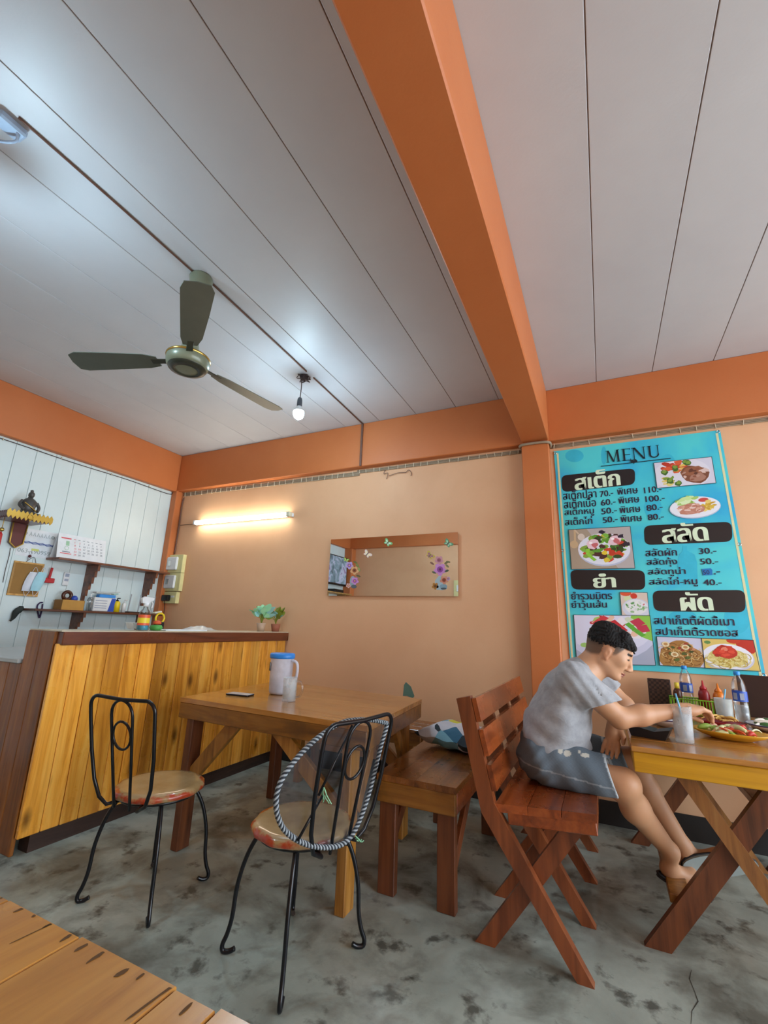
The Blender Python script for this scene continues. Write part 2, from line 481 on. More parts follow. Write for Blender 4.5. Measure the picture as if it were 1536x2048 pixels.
# hanging bulb
p = pix(604, 752, 2, ZC)
pb = thing('pendant_bulb', 'lit round bulb hanging on a short cord below the ceiling', 'light', (p.x, p.y, ZC))
MB().tube(spline([(0, 0, -.02), (.004, 0, -.1), (0, 0, -.2)], 5), .0035, 6).build('cord', 'wire_dark', pb)
MB().lathe([(.004, -.19), (.016, -.2), (.02, -.22), (.021, -.265), (.017, -.27)], n=16).build('socket', 'socket_grey', pb)
MB().lathe([(.014, -.262), (.02, -.28), (.034, -.298), (.041, -.316)], n=20, cap=False).build('bulb_collar', 'white_plastic', pb)
MB().lathe([(.041, -.316), (.043, -.33), (.041, -.346), (.033, -.366), (.018, -.378), (.001, -.382)], n=20, cap=False).build('bulb', 'bulb_glow', pb)
jn = MB(); random.seed(3)
for i in range(9):
    q = [Vector((random.uniform(-.03, .06), random.uniform(-.05, .05), random.uniform(-.045, -.005))) for _ in range(4)]
    jn.tube(spline([(-.0, -.03, -.006)] + q + [(.02, .05, -.006)], 4), .003, 5)
jn.box((.02, 0, -.015), (.05, .05, .03), None, .006)
jn.build('junction', 'wire_dark', pb)
# second bulb just outside the left edge of the picture, on its own bracket
p2 = pix(22, 246, 2, ZC)
lb = thing('lamp_bracket', 'plastic ceiling bracket with a lit bulb at the left edge', 'light', (p2.x, p2.y, ZC))
plain('bracket_blue', '9db2cc', .4)
MB().box((0, 0, -.018), (.07, .1, .036), None, .008).build('base', 'bracket_blue', lb)
MB().tube(spline([(.02, .02, -.03), (.0, .03, -.06), (-.05, 0, -.07), (-.1, -.03, -.05), (-.09, -.05, -.02)], 5), .006, 6).build('hook', 'bracket_blue', lb)
MB().tube(spline([(-.08, -.04, -.03), (-.13, .02, -.1), (-.16, .06, -.22)], 5), .0035, 6).build('cord', 'wire_dark', lb)
MB().lathe([(.004, 0), (.016, -.01), (.02, -.03), (.021, -.075), (.017, -.08)], (-.16, .06, -.21), 16).build('socket', 'socket_grey', lb)
MB().lathe([(.014, 0), (.02, -.018), (.034, -.036), (.041, -.054)], (-.16, .06, -.285), 20, cap=False).build('bulb_collar', 'white_plastic', lb)
MB().lathe([(.041, -.054), (.043, -.068), (.041, -.084), (.033, -.104), (.018, -.116), (.001, -.12)], (-.16, .06, -.285), 20, cap=False).build('bulb', 'bulb_glow', lb)
# ceiling fan at rest
plain('fan_green', '7d8672', .35, .1, .2); plain('fan_blade', '5d655c', .4, .1); plain('fan_dark', '3d4138', .3, .2)
fp = pix(403, 556, 2, ZC)
fan = thing('ceiling_fan', 'olive green three-blade ceiling fan with a gold-ringed motor', 'fan', (fp.x, fp.y, ZC))
MB().lathe([(.062, 0), (.066, -.01), (.062, -.03), (.05, -.11), (.044, -.13), (.036, -.145), (.03, -.15)], n=24).build('canopy', 'fan_green', fan)
MB().tube([(0, 0, -.14), (0, 0, -.45)], .012, 12).build('rod', 'fan_green', fan)
MB().lathe([(.016, -.40), (.03, -.405), (.04, -.42), (.052, -.50), (.056, -.52)], n=24).build('upper_cover', 'fan_green', fan)
mo = MB().lathe([(.05, -.515), (.1, -.522), (.113, -.535), (.114, -.56), (.108, -.585), (.098, -.596), (.07, -.606), (.03, -.611), (.001, -.612)], n=32, cap=False).build('motor', 'fan_green', fan)
MB().lathe([(.1145, -.53), (.1175, -.534), (.1175, -.54), (.1145, -.544)], n=32, cap=False).build('gold_ring', 'brass', mo)
MB().lathe([(.1, -.5955), (.098, -.601), (.06, -.612), (.058, -.606)], n=32, cap=False).build('face_ring', 'fan_dark', mo)
for k in range(3):
    an = math.radians(81.8 + 120 * k)
    bl = MB(); Rb = Rz(an) @ Rx(math.radians(11))
    ol = [(.17, .035), (.24, .055), (.45, .068), (.62, .074), (.665, .055), (.675, 0), (.665, -.055), (.62, -.068), (.45, -.06), (.24, -.05), (.17, -.035)]
    bl.prism(ol, lambda p, d: Rb @ Vector((p[0], p[1], d)) + Vector((0, 0, -.553)), .004)
    bo = bl.build('blade', 'fan_blade', fan)
    MB().box(Rz(an) @ Vector((.15, 0, 0)) + Vector((0, 0, -.551)), (.12, .034, .007), Rb, .002).build('blade_iron', 'fan_dark', bo)
# cables
plain('cable_grey', '9a8a74', .6); plain('clip_white', 'cfc6b0', .5); plain('conduit_brown', '6b4c40', .5)
cb = thing('ceiling_cable', 'thin dark cable along a ceiling joint past the fan', 'cable', (fp.x, p2.y, ZC))
MB().tube(spline([(0, 0, -.005), (.002, .4, -.006), (-.002, fp.y - p2.y - .05, -.006)], 8), .005, 6).build('cable', 'conduit_brown', cb)
MB().tube(spline([(.03, fp.y - p2.y + .05, -.006), (0, p.y - p2.y - .05, -.006)], 6), .006, 6).build('cable', 'conduit_brown', cb)
MB().tube(spline([(-.0, p.y - p2.y + .05, -.006), (-.02, 2.7, -.006), (-.03, BEAM_Y - p2.y - .008, -.006)], 6), .006, 6).build('cable', 'conduit_brown', cb)
MB().bar((-.03, BEAM_Y - p2.y - .007, 0), (-.03, BEAM_Y - p2.y - .007, BEAM_Z - ZC), .022, .012, (0, 1, 0), .003).build('cable', 'conduit_brown', cb)
# clipped bundle of cables under the back beam
wbn = thing('cable_bundle', 'clipped bundle of grey cables running under the back beam', 'cable', (0, YB - .0012, 0))
def bundle(x0, x1, zf, n, y=0.0, cl=.085, first=0):
    for i in range(n):
        pts = []
        m = max(4, int((x1 - x0) / .25))
        for j in range(m + 1):
            x = x0 + (x1 - x0) * j / m
            pts.append((x, y - .006, zf(x) - .011 * i + random.uniform(-.0015, .0015)))
        MB().tube(spline(pts, 3), .0052, 6).build('cable', 'cable_grey', wbn)
    c = MB().bb(-.0025, .0025, y - .0135, y - .001, -.011 * n + .004, .008, .001).mesh('clip')
    x = x0 + .03
    while x < x1:
        o = put('clip', c, 'clip_white', wbn); o.location = (x, 0, zf(x) + random.uniform(-.003, .003)); o.rotation_euler = (0, random.uniform(-.2, .2), 0)
        x += cl * random.uniform(.7, 1.3)
bundle(-4.48, -2.05, lambda x: 2.675 - .006 * (x + 4.5), 4)
bundle(-2.08, -.50, lambda x: 2.672 - .004 * (x + 2), 3)
bundle(-.28, 2.8, lambda x: 2.672, 3, 0, .14)
MB().tube(spline([(-.5, -.01, 2.665), (-.5, -.118, 2.662), (-.39, -.122, 2.668), (-.28, -.118, 2.66), (-.28, -.01, 2.66)], 4), .011, 6).build('cable', 'cable_grey', wbn)
solo('drop_cable', MB().tube(spline([(-4.46, -.01, 2.62), (-4.475, -.01, 2.5), (-4.47, -.01, 2.2), (-4.48, -.01, 1.93)], 5), .007, 6), 'conduit_brown', 'brown cable running down the back corner to the switches', 'cable', (0, YB - .0012, 0))
MB().tube(spline([(-.28, -.012, 0), (-.1, -.012, .0), (.0, -.02, 0)], 4), .003, 5).build('lead', 'wire_dark', tl)
for pts in ([(770, 940), (768, 948), (776, 946), (773, 958)], [(778, 952), (795, 946), (812, 945)], [(812, 945), (818, 940), (823, 946), (822, 952)]):
    MB().tube(spline([Vector((Q(x, y, 3.64).x, -.01, Q(x, y, 3.64).z)) for x, y in pts], 4), .003, 5).build('loose_wire', 'conduit_brown', wbn)
# ------------------------------------------------------------------ counter
def rebase(root, loc):
    loc = Vector(loc); root.location = loc
    for c in root.children: c.location = Vector(c.location) - loc
    return root
ct = thing('bar_counter', 'tall counter clad in knotty amber pine boards with a red-brown top edge', 'counter')
random.seed(11)
ys = [1.57, 1.678, 1.773, 1.871, 1.99, 2.094, 2.212, 2.298, 2.411]
while ys[-1] < 3.52: ys.append(ys[-1] + random.uniform(.095, .118))
ys[-1] = 3.63
for y0, y1 in zip(ys[:-1], ys[1:]):
    MB().bb(-2.785, -2.76 + random.uniform(-.0015, .0015), y0 + .0015, y1 - .0015, .085, 1.04, .004).build('pine_board', 'counter_pine', ct)
MB().bb(-2.80, -2.783, 1.60, 3.63, .09, 1.04).build('backing', 'dark_gap', ct)
MB().bb(-2.80, -2.742, 1.585, 3.645, 1.032, 1.106, .004).build('top_edge', 'counter_band', ct)
MB().bb(-2.86, -2.775, 1.64, 3.62, 0, .085).build('kick_board', 'kick_dark', ct)
plain('counter_laminate', 'cfc3a8', .35, 0, .2); plain('worktop_grey', 'b9bfc0', .3, 0, .2)
MB().bb(-3.06, -2.748, 1.575, 3.645, 1.106, 1.112).build('counter_top', 'counter_laminate', ct)
xs = [-2.80, -2.93, -3.065]
for x1, x0 in zip(xs[:-1], xs[1:]):
    MB().bb(x0 + .001, x1 - .001, 1.572, 1.592, .0, 1.105, .003).build('end_board', 'counter_end', ct)
x = -3.066
while x > -4.2:
    MB().bb(x - .123, x, 1.572, 1.592, .0, .915, .003).build('end_board', 'counter_end', ct); x -= .125
MB().bb(-3.085, -3.06, 1.595, 3.64, .9, 1.105).build('shelf_back', 'counter_end', ct)
MB().bb(-4.19, -3.087, 1.56, 3.55, .915, .94, .004).build('lower_worktop', 'worktop_grey', ct)
rebase(ct, (-2.95, 2.6, 0))

# ------------------------------------------------------------------ table by the counter
def quad_pt(c, u, v):
    a = Vector(c[0]).lerp(Vector(c[1]), u); b = Vector(c[3]).lerp(Vector(c[2]), u); return a.lerp(b, v)
t1 = thing('wooden_table', 'square brown varnished wooden table with diagonal leg braces beside the counter', 'table')
C1 = [(-2.248, 2.01), (-.992, 1.957), (-1.072, 2.853), (-2.305, 2.982)]
def slab(name, c, u0, u1, v0, v1, z0, z1, mat, par, g=.0008):
    du = g / 1.2; dv = g / .9
    q = [quad_pt(c, u, v) for u, v in ((u0 + du, v0 + dv), (u1 - du, v0 + dv), (u1 - du, v1 - dv), (u0 + du, v1 - dv))]
    m = MB(); m.prism([(p.x, p.y) for p in q], lambda p, d: (p[0], p[1], z0 + d), z1 - z0)
    return m.build(name, mat, par)
for i in range(7): slab('plank', C1, 0, 1, i / 7, (i + 1) / 7, .735, .76, 'table_brown', t1)
def edge_bar(name, c, ua, va, ub, vb, z0, z1, th, mat, par):
    a, b = quad_pt(c, ua, va), quad_pt(c, ub, vb)
    zc = (z0 + z1) / 2
    return MB().bar((a.x, a.y, zc), (b.x, b.y, zc), th, z1 - z0, (0, 0, 1), .003).build(name, mat, par)
edge_bar('apron', C1, .004, .016, .996, .016, .652, .734, .025, 'table_apron', t1)
edge_bar('apron', C1, .004, .984, .996, .984, .652, .734, .025, 'table_apron', t1)
edge_bar('apron', C1, .012, .035, .012, .965, .652, .734, .025, 'table_apron', t1)
edge_bar('apron', C1, .988, .035, .988, .965, .652, .734, .025, 'table_apron', t1)
for u, v in ((.075, .06), (.915, .06), (.915, .93), (.075, .93)):
    p = quad_pt(C1, u, v)
    MB().box((p.x, p.y, .3665), (.05, .085, .733), None, .004).build('leg', 'leg_pine' if u > .5 else 'leg_dark', t1)
for u0, u1, v in ((.1, .36, .055), (.89, .53, .055), (.1, .36, .94), (.89, .53, .94)):
    a, b = quad_pt(C1, u0, v), quad_pt(C1, u1, v)
    MB().bar((a.x, a.y, .36), (b.x, b.y, .70), .03, .075, (0, 1, 0) if 0 else (0, 0, 1), .003).build('brace', 'leg_pine', t1)
for v0, v1, u in ((.1, .36, .93), (.9, .64, .93)):
    a, b = quad_pt(C1, u, v0), quad_pt(C1, u, v1)
    MB().bar((a.x, a.y, .38), (b.x, b.y, .70), .03, .06, (0, 0, 1), .003).build('brace', 'leg_pine', t1)
rebase(t1, (-1.65, 2.45, 0))

# ------------------------------------------------------------------ iron chairs
def seat_mat():
    m, nt, b = _nt('seat_paint')
    tc = N(nt, 'ShaderNodeTexCoord'); sx = N(nt, 'ShaderNodeSeparateXYZ'); L(nt, tc.outputs['Object'], sx.inputs[0])
    ln = N(nt, 'ShaderNodeVectorMath', operation='LENGTH')
    cb = N(nt, 'ShaderNodeCombineXYZ'); L(nt, sx.outputs[0], cb.inputs[0]); L(nt, sx.outputs[1], cb.inputs[1]); L(nt, cb.outputs[0], ln.inputs[0])
    v = coords(nt)
    ad = N(nt, 'ShaderNodeMath', operation='MULTIPLY_ADD'); L(nt, noise(nt, v, 11, 4), ad.inputs[0]); ad.inputs[1].default_value = .11; L(nt, ln.outputs['Value'], ad.inputs[2])
    tan_ = ramp(nt, noise(nt, v, 8, 5), [(.3, hexc('a5875a')), (.7, hexc('c2a678'))])
    f = ramp(nt, ad.outputs[0], [(.238, (0, 0, 0)), (.248, (1, 1, 1))])
    L(nt, mixc(nt, f, tan_, hexc('b4401e')), b.inputs['Base Color'])
    b.inputs['Roughness'].default_value = .25; b.inputs['Coat Weight'].default_value = .6
    MATS['seat_paint'] = m
seat_mat()
def iron_chair(label, loc, rz):
    r = thing('iron_chair', label, 'chair', loc, rz, 'black iron chairs with painted seats')
    s = MB(); s.smooth = True; n = 48; o = 0
    prof = [(.0, .448), (.1, .449), (.16, .451), (.185, .448), (.196, .438), (.196, .424), (.185, .416), (.0, .414)]
    for i, (rr, z) in enumerate(prof):
        for k in range(n):
            a = 2 * PI * k / n
            sc = 1 + (.014 * math.cos(13 * a) + .01 * math.cos(7 * a + 1)) * (rr > .17)
            s.v.append((rr * sc * math.cos(a), rr * sc * math.sin(a), z))
    for i in range(len(prof) - 1):
        for k in range(n):
            k2 = (k + 1) % n; s.face([i * n + k, i * n + k2, (i + 1) * n + k2, (i + 1) * n + k])
    s.build('seat', 'seat_paint', r)
    MB().tube([(.165 * math.cos(2 * PI * k / 28), .165 * math.sin(2 * PI * k / 28), .408) for k in range(28)], .007, 6, True).build('seat_ring', 'black_iron', r)
    for a in (-90 - 50, -90 + 50, 50, 130):
        a = math.radians(a); pr = [(.13, .412), (.165, .392), (.205, .32), (.232, .22), (.24, .12), (.252, .065), (.266, .03), (.262, .0095), (.24, .0085), (.22, .018)]
        pts = [(q * math.cos(a), q * math.sin(a), z) for q, z in pr]
        MB().tube(spline(pts, 5), .0085, 8).build('leg', 'black_iron', r)
    # back: rounded frame, inner hoop and ring
    def bp(u, z): return (u, -.205 - .085 * (z - .42) / .43, z)
    W = .19; zt = .855
    fr = [(-.07, -.155, .408), bp(-.09, .405), bp(-.135, .43), bp(-.165, .50), bp(-.182, .62), bp(-W, .76)]
    fr += arc((-W + .045, zt - .045), .045, PI, PI / 2, 5, bp)[0:] + [bp(0, zt - .006)]
    fr += arc((W - .045, zt - .045), .045, PI / 2, 0, 5, bp) + [bp(.182, .62), bp(.165, .50), bp(.135, .43), bp(.09, .405), (.07, -.155, .408)]
    MB().tube(fr, .008, 8).build('back_frame', 'black_iron', r)
    hp = [bp(-.045, .40), bp(-.055, .60), bp(-.062, .76)] + arc((0, .785), .062, PI, 0, 10, bp) + [bp(.062, .76), bp(.055, .60), bp(.045, .40)]
    MB().tube(hp, .0065, 8).build('back_hoop', 'black_iron', r)
    MB().tube([bp(.052 * math.cos(2 * PI * k / 22), .70 + .058 * math.sin(2 * PI * k / 22)) for k in range(22)], .0055, 6, True).build('back_ring', 'black_iron', r)
    return r
ch1 = iron_chair('black iron chair with round red-rimmed tan seat, nearest the counter', (-1.945, 1.695, 0), math.radians(5))
ch2 = dup(ch1, (-1.135, 1.70, 0), math.radians(77), 'black iron chair with round tan seat, rope hoop of netting tied on its back')
# rope hoop with netting tied to the second chair
hn = Vector((.974, -.225, 0)); hp0 = Vector((-.925, 1.66, .5))
def on_hoop(px, py):
    d = RIGHT * ((px - 768) / FPX) - UP * ((py - 1024) / FPX) + FWD
    return CAM + d * ((hp0 - CAM).dot(hn) / d.dot(hn))
ol = [(775, 1447), (740, 1440), (690, 1443), (640, 1472), (596, 1514), (562, 1562), (552, 1610), (566, 1656), (604, 1685), (650, 1695), (690, 1685), (716, 1648), (740, 1580), (760, 1500)]
pts = [on_hoop(*p) for p in ol]
ring = spline(pts + [pts[0]], 8)[:-1]
hoop = thing('net_hoop', 'oval rope-wrapped hoop with dark netting tied to the back of an iron chair', 'net', (-.93, 1.65, .44))
off = Vector((-.93, 1.65, .44))
def rope_mat():
    m, nt, b = _nt('rope'); 
    w = N(nt, 'ShaderNodeTexWave', bands_direction='DIAGONAL'); w.inputs['Scale'].default_value = 26; w.inputs['Distortion'].default_value = .6
    L(nt, coords(nt, rnd=False), w.inputs['Vector'])
    L(nt, ramp(nt, w.outputs[0], [(.35, hexc('2a3038')), (.6, hexc('9aa3ab'))]), b.inputs['Base Color']); b.inputs['Roughness'].default_value = .7
    MATS['rope'] = m
rope_mat()
plain('rope_light', '98a0a6', .8); plain('rope_dark', '2b3138', .8)
# two strands twisted round each other
for ph, mt in ((0, 'rope_light'), (PI / 2, 'rope_dark'), (PI, 'rope_light'), (PI * 1.5, 'rope_dark')):
    st = []; m_ = len(ring) * 4; acc = 0
    for i in range(m_):
        t = i / 4; i0 = int(t); f = t - i0
        c = ring[i0 % len(ring)].lerp(ring[(i0 + 1) % len(ring)], f)
        tg = (ring[(i0 + 1) % len(ring)] - ring[i0 % len(ring)]); acc += tg.length / 4; tg.normalize()
        e1 = hn; e2 = tg.cross(hn)
        a = ph + acc / .032 * 2 * PI
        st.append(c + (e1 * math.cos(a) + e2 * math.sin(a)) * .0052 - off)
    MB().tube(st, .0044, 5, True).build('rope', mt, hoop)
def net_mat():
    m = bpy.data.materials.new('netting'); m.use_nodes = True; nt = m.node_tree
    b = nt.nodes['Principled BSDF']; b.inputs['Base Color'].default_value = (.03, .035, .042, 1); b.inputs['Roughness'].default_value = .8
    tr = N(nt, 'ShaderNodeBsdfTransparent'); mx = N(nt, 'ShaderNodeMixShader')
    L(nt, ramp(nt, noise(nt, coords(nt, (1, 1, 1), False), 6, 3), [(.35, (.3,) * 3), (.65, (.55,) * 3)]), mx.inputs[0])
    L(nt, tr.outputs[0], mx.inputs[1]); L(nt, b.outputs[0], mx.inputs[2]); L(nt, mx.outputs[0], nt.nodes['Material Output'].inputs[0])
    MATS['netting'] = m
net_mat()
cen = sum(ring, Vector()) / len(ring)
nm = MB(); nm.smooth = True; nm.keep = True
K = 5; n = len(ring)
for j in range(1, K + 1):
    for q in ring:
        t = j / K; sag = -.02 * (1 - t * t)
        nm.v.append(tuple(cen.lerp(q, t) + hn * sag - off))
nm.v.append(tuple(cen - hn * .02 - off))
for k in range(n): nm.face([len(nm.v) - 1, k, (k + 1) % n])
for j in range(K - 1):
    for k in range(n): nm.face([j * n + k, j * n + (k + 1) % n, (j + 1) * n + (k + 1) % n, (j + 1) * n + k])
nm.build('netting', 'netting', hoop)
plain('green_string', '8fc9a0', .6)
for px, py, dx in ((640, 1572, 0), (702, 1668, 4)):
    c = on_hoop(px, py) + hn * .02 - off
    g = MB(); random.seed(px)
    for i in range(5):
        g.tube(spline([c, c + Vector((random.uniform(-.01, .02), random.uniform(-.01, .02), -.02)), c + Vector((random.uniform(-.01, .03), random.uniform(0, .02), -.05 if dx == 0 else -.015))], 4), .002, 4)
    g.build('string_tie', 'green_string', hoop)
cr_ = MB()
for a, b in (((632, 1590), (700, 1450)), ((640, 1590), (590, 1680))):
    cr_.tube([on_hoop(*a) + hn * .012 - off, on_hoop(*b) + hn * .012 - off], .005, 6)
cr_.build('tie_rod', 'black_iron', hoop)

# ------------------------------------------------------------------ low benches
bn = thing('plank_bench', 'low brown plank bench with a floral cushion on it', 'bench')
Cb = [(-1.05, 2.185), (-.652, 2.185), (-.66, 3.2), (-1.095, 3.2)]
for i in range(4): slab('plank', Cb, i / 4, (i + 1) / 4, 0, 1, .478, .505, 'bench_brown', bn, .0012)
MB().bar((-1.045, 2.2, .432), (-.658, 2.2, .432), .026, .09, (0, 0, 1), .003).build('apron', 'table_apron', bn)
MB().bar((-.67, 2.22, .432), (-.675, 3.19, .432), .026, .09, (0, 0, 1), .003).build('apron', 'red_wood', bn)
MB().bar((-1.035, 2.22, .432), (-1.075, 3.19, .432), .026, .09, (0, 0, 1), .003).build('apron', 'table_apron', bn)
for x, y in ((-1.0, 2.235), (-.71, 2.235), (-1.03, 3.1), (-.72, 3.1)):
    MB().bb(x - .042, x + .042, y - .02, y + .022, 0, .477, .003).build('leg', 'leg_dark', bn)
MB().bar((-.70, 2.26, .12), (-.70, 2.62, .43), .024, .06, (0, 0, 1), .003).build('brace', 'red_wood_leg', bn)
MB().bar((-.70, 3.07, .12), (-.70, 2.74, .43), .024, .06, (0, 0, 1), .003).build('brace', 'red_wood_leg', bn)
MB().bar((-1.02, 2.26, .12), (-1.03, 2.62, .43), .024, .06, (0, 0, 1), .003).build('brace', 'red_wood_leg', bn)
rebase(bn, (-.86, 2.7, 0))
b2 = thing('plank_bench', 'low wooden bench against the back wall behind the square table', 'bench')
for i in range(3): MB().bb(-2.35, -1.2, 3.2 + .113 * i, 3.2 + .113 * i + .111, .475, .5, .003).build('plank', 'bench_brown', b2)
MB().bb(-2.33, -1.22, 3.215, 3.24, .39, .474, .003).build('apron', 'table_apron', b2)
for x in (-2.25, -1.3):
    for y in (3.26, 3.48): MB().bb(x - .025, x + .025, y - .03, y + .03, 0, .474, .003).build('leg', 'leg_pine', b2)
MB().bar((-1.32, 3.26, .15), (-1.6, 3.26, .42), .024, .055, (0, 1, 0), .003).build('brace', 'leg_pine', b2)
rebase(b2, (-1.78, 3.37, 0))

# ------------------------------------------------------------------ slatted bench chair with X legs
bc = thing('slat_back_bench', 'red-brown slatted bench with crossed legs, the man sitting on it', 'bench')
def bend(p, y, w, t): return None
FR = [2.085, 2.445, 2.83, 3.2]
for i, y in enumerate(FR):
    top = Q(930, 1394, 2.085); mid = Q(986, 1625, 2.085); bot = Q(1172, 1966, 2.085)
    # one board: leaning back post that kinks at the seat and runs on as the front leg
    prof = []
    for px, py in ((915, 1396), (942, 1388), (990, 1603), (1190, 1975), (1156, 1975), (965, 1622)):
        q = Q(px, py, 2.085); prof.append((q.x, min(max(q.z, 0.0), .915 if i == 0 else .87)))
    z0 = .0
    MB().prism(prof, lambda p, d, yy=y: (p[0], yy - .02 + d, p[1]), .04).build('back_post', 'red_wood_leg', bc)
    a, b = Q(970, 1885, 2.12), Q(1150, 1672, 2.12)
    MB().bar((a.x - .012, y + .04, .015), (b.x + .008, y + .04, .47), .036, .078, (0, 1, 0), .003).build('cross_leg', 'red_wood_leg', bc) if False else None
    m = MB(); w = .052
    lo = a.x + .002; hi = b.x
    m.prism([(lo - w * .75, 0), (lo + w * .75, 0), (hi + w * .75, .47), (hi - w * .75, .47)], lambda p, d, yy=y: (p[0], yy + .022 + d, p[1]), .036)
    m.build('cross_leg', 'red_wood_leg', bc)
Y0, Y1 = 2.08, 3.23
sb, sf = Q(991, 1607, 2.085), Q(1193, 1620, 2.085)
xs_ = [sb.x + (sf.x - sb.x) * t for t in (0, .34, .67, 1)]
def seat_z(x): return .512 + (x - sb.x) / (sf.x - sb.x) * .03
for x0, x1 in zip(xs_[:-1], xs_[1:]):
    MB().prism([(x0 + .001, seat_z(x0) - .03), (x1 - .001, seat_z(x1) - .03), (x1 - .001, seat_z(x1)), (x0 + .001, seat_z(x0))], lambda p, d: (p[0], Y0 - .005 + d, p[1]), Y1 - Y0).build('seat_plank', 'red_wood', bc)
MB().bar((xs_[0] + .05, Y0 + .01, .47), (xs_[-1] - .002, Y0 + .01, .494), .026, .05, (0, 0, 1), .003).build('seat_rail', 'red_wood', bc)
MB().bb(xs_[-1] - .03, xs_[-1] - .002, Y0 + .025, Y1 - .01, .46, .51, .003).build('seat_rail', 'red_wood', bc)
def post(z):
    a, b = Q(942, 1389, 2.085), Q(990, 1603, 2.085)
    t = (z - b.z) / (a.z - b.z); return b.x + (a.x - b.x) * t
for z0, z1 in ((.905, .812), (.782, .682), (.65, .556)):
    xa, xb = post(z0) + .002, post(z1) + .002
    MB().prism([(xa, z0), (xb, z1), (xb + .02, z1 + .004), (xa + .02, z0 + .004)], lambda p, d: (p[0], Y0 - .01 + d, p[1]), Y1 - Y0 + .02).build('back_slat', 'red_wood', bc)
rebase(bc, (-.3, 2.65, 0))

# ------------------------------------------------------------------ the man's table
t2 = thing('wooden_table', 'brown topped table with yellow apron and crossed legs where the man eats', 'table')
TX0, TX1, TY0, TY1 = .066, 1.42, 2.298, 3.62
for i in range(8):
    d = (TY1 - TY0) / 8
    MB().bb(TX0, TX1, TY0 + i * d + .0008, TY0 + (i + 1) * d - .0008, .731, .752, .003).build('plank', 'table_brown', t2)
MB().bb(TX0 + .005, TX1 - .005, TY0 + .004, TY0 + .03, .655, .73, .003).build('apron', 'yellow_apron', t2)
MB().bb(TX0 + .005, TX1 - .005, TY1 - .03, TY1 - .004, .655, .73, .003).build('apron', 'yellow_apron', t2)
MB().bb(TX0 + .004, TX0 + .03, TY0 + .031, TY1 - .031, .655, .73, .003).build('apron', 'yellow_apron', t2)
MB().bb(TX1 - .03, TX1 - .004, TY0 + .031, TY1 - .031, .655, .73, .003).build('apron', 'yellow_apron', t2)
for y in (2.41, 3.42):
    for (xa, xb, o_, mt) in ((.098, .63, 0, 'leg_dark'), (.66, .20, -.037, 'leg_brown'), (.74, 1.25, 0, 'leg_dark'), (1.30, .82, -.037, 'leg_brown')):
        w = .046 if o_ == 0 else .032
        MB().prism([(xa - w, 0), (xa + w, 0), (xb + w, .73), (xb - w, .73)], lambda p, d: (p[0], y + o_ + d, p[1]), .036).build('leg', mt, t2)
MB().bb(.16, .24, 2.45, 3.42, .155, .19, .004).build('foot_rail', 'leg_pine', t2)
MB().bb(.60, .68, 2.495, 3.42, .40, .44, .004).build('foot_rail', 'leg_dark', t2)
rebase(t2, (.7, 2.95, 0))

# ------------------------------------------------------------------ table in the foreground
t3 = thing('wooden_table', 'honey coloured plank table in the near left corner', 'table')
FX0, FX1, FY0, FY1 = -1.55, -.15, -.4, .512
sx_ = [-.15, -.30, -.44, -.508, -.70, -.88, -1.02, -1.2, -1.38, -1.55]
for x1, x0 in zip(sx_[:-1], sx_[1:]):
    MB().bb(x0 + .0008, x1 - .0008, FY0, FY1 + random.uniform(-.004, .004), .735, .76, .002).build('plank', 'front_table_top', t3)
MB().bb(FX0 + .02, FX1 - .02, FY1 - .05, FY1 - .025, .65, .734, .003).build('apron', 'yellow_apron', t3)
MB().bb(FX0 + .02, FX1 - .02, FY0 + .025, FY0 + .05, .65, .734, .003).build('apron', 'yellow_apron', t3)
for x in (FX0 + .1, FX1 - .1):
    for y in (FY0 + .1, FY1 - .1): MB().bb(x - .03, x + .03, y - .03, y + .03, 0, .734, .003).build('leg', 'leg_pine', t3)
plain('end_split', '5e4222', .8)
random.seed(17)
for px, py, ln_, w in ((12, 1792, .03, .002), (45, 1817, .012, .003), (72, 1830, .008, .003), (98, 1850, .01, .003), (70, 1864, .03, .0012), (135, 1874, .013, .003), (163, 1895, .01, .0035), (196, 1912, .018, .003), (243, 1946, .01, .004), (282, 1952, .008, .002), (318, 1992, .05, .0022), (372, 2018, .01, .003)):
    c = pix(px, py, 2, .76); t_ = random.uniform(-.12, .12); K = 9
    ol_ = [(w * math.cos(2 * PI * k / K) * random.uniform(.6, 1.2), ln_ * math.sin(2 * PI * k / K) * random.uniform(.8, 1.1)) for k in range(K)]
    MB().prism([(c.x + p[0] + t_ * p[1], c.y + p[1]) for p in ol_], lambda p, d: (p[0], min(p[1], FY1 - .006), .7603 + d), .0003).build('end_split', 'end_split', t3)
rebase(t3, (-.85, .05, 0))
# ------------------------------------------------------------------ menu banner (printed sheet on the back wall)
BY = 3.641
def zb(zx, zy): 
    p = Q(1080 + zx * .29688, 840 + zy * .29688, BY); return Vector((p.x, p.z))
def banner_mat():
    m, nt, b = _nt('banner_cyan')
    v = coords(nt, rnd=False)
    c = ramp(nt, noise(nt, v, 2.4, 3, .5, .6), [(.42, hexc('4cd2dc')), (.56, hexc('3cc4de')), (.66, hexc('2cb0e0'))])
    L(nt, c, b.inputs['Base Color']); b.inputs['Roughness'].default_value = .3; b.inputs['Coat Weight'].default_value = .25
    bump(nt, b, noise(nt, v, 2.2, 2), .25, .03)
    MATS['banner_cyan'] = m
banner_mat()
plain('print_black', '231f22', .35); plain('print_cream', 'd9ecd0', .4); plain('print_navy', '2b1f3c', .4); plain('print_dark', '14202c', .4)
plain('print_stripe', 'd8d8ac', .4); plain('print_blue', '1a74bb', .4); plain('print_frame', '123840', .4); plain('print_deep', '36bad8', .35)
vcol('print_colours', .35, .2)
tl_, tr_, br_, bl_ = zb(93, 212), zb(1213, 68), zb(1522, 1738), zb(207, 1660)
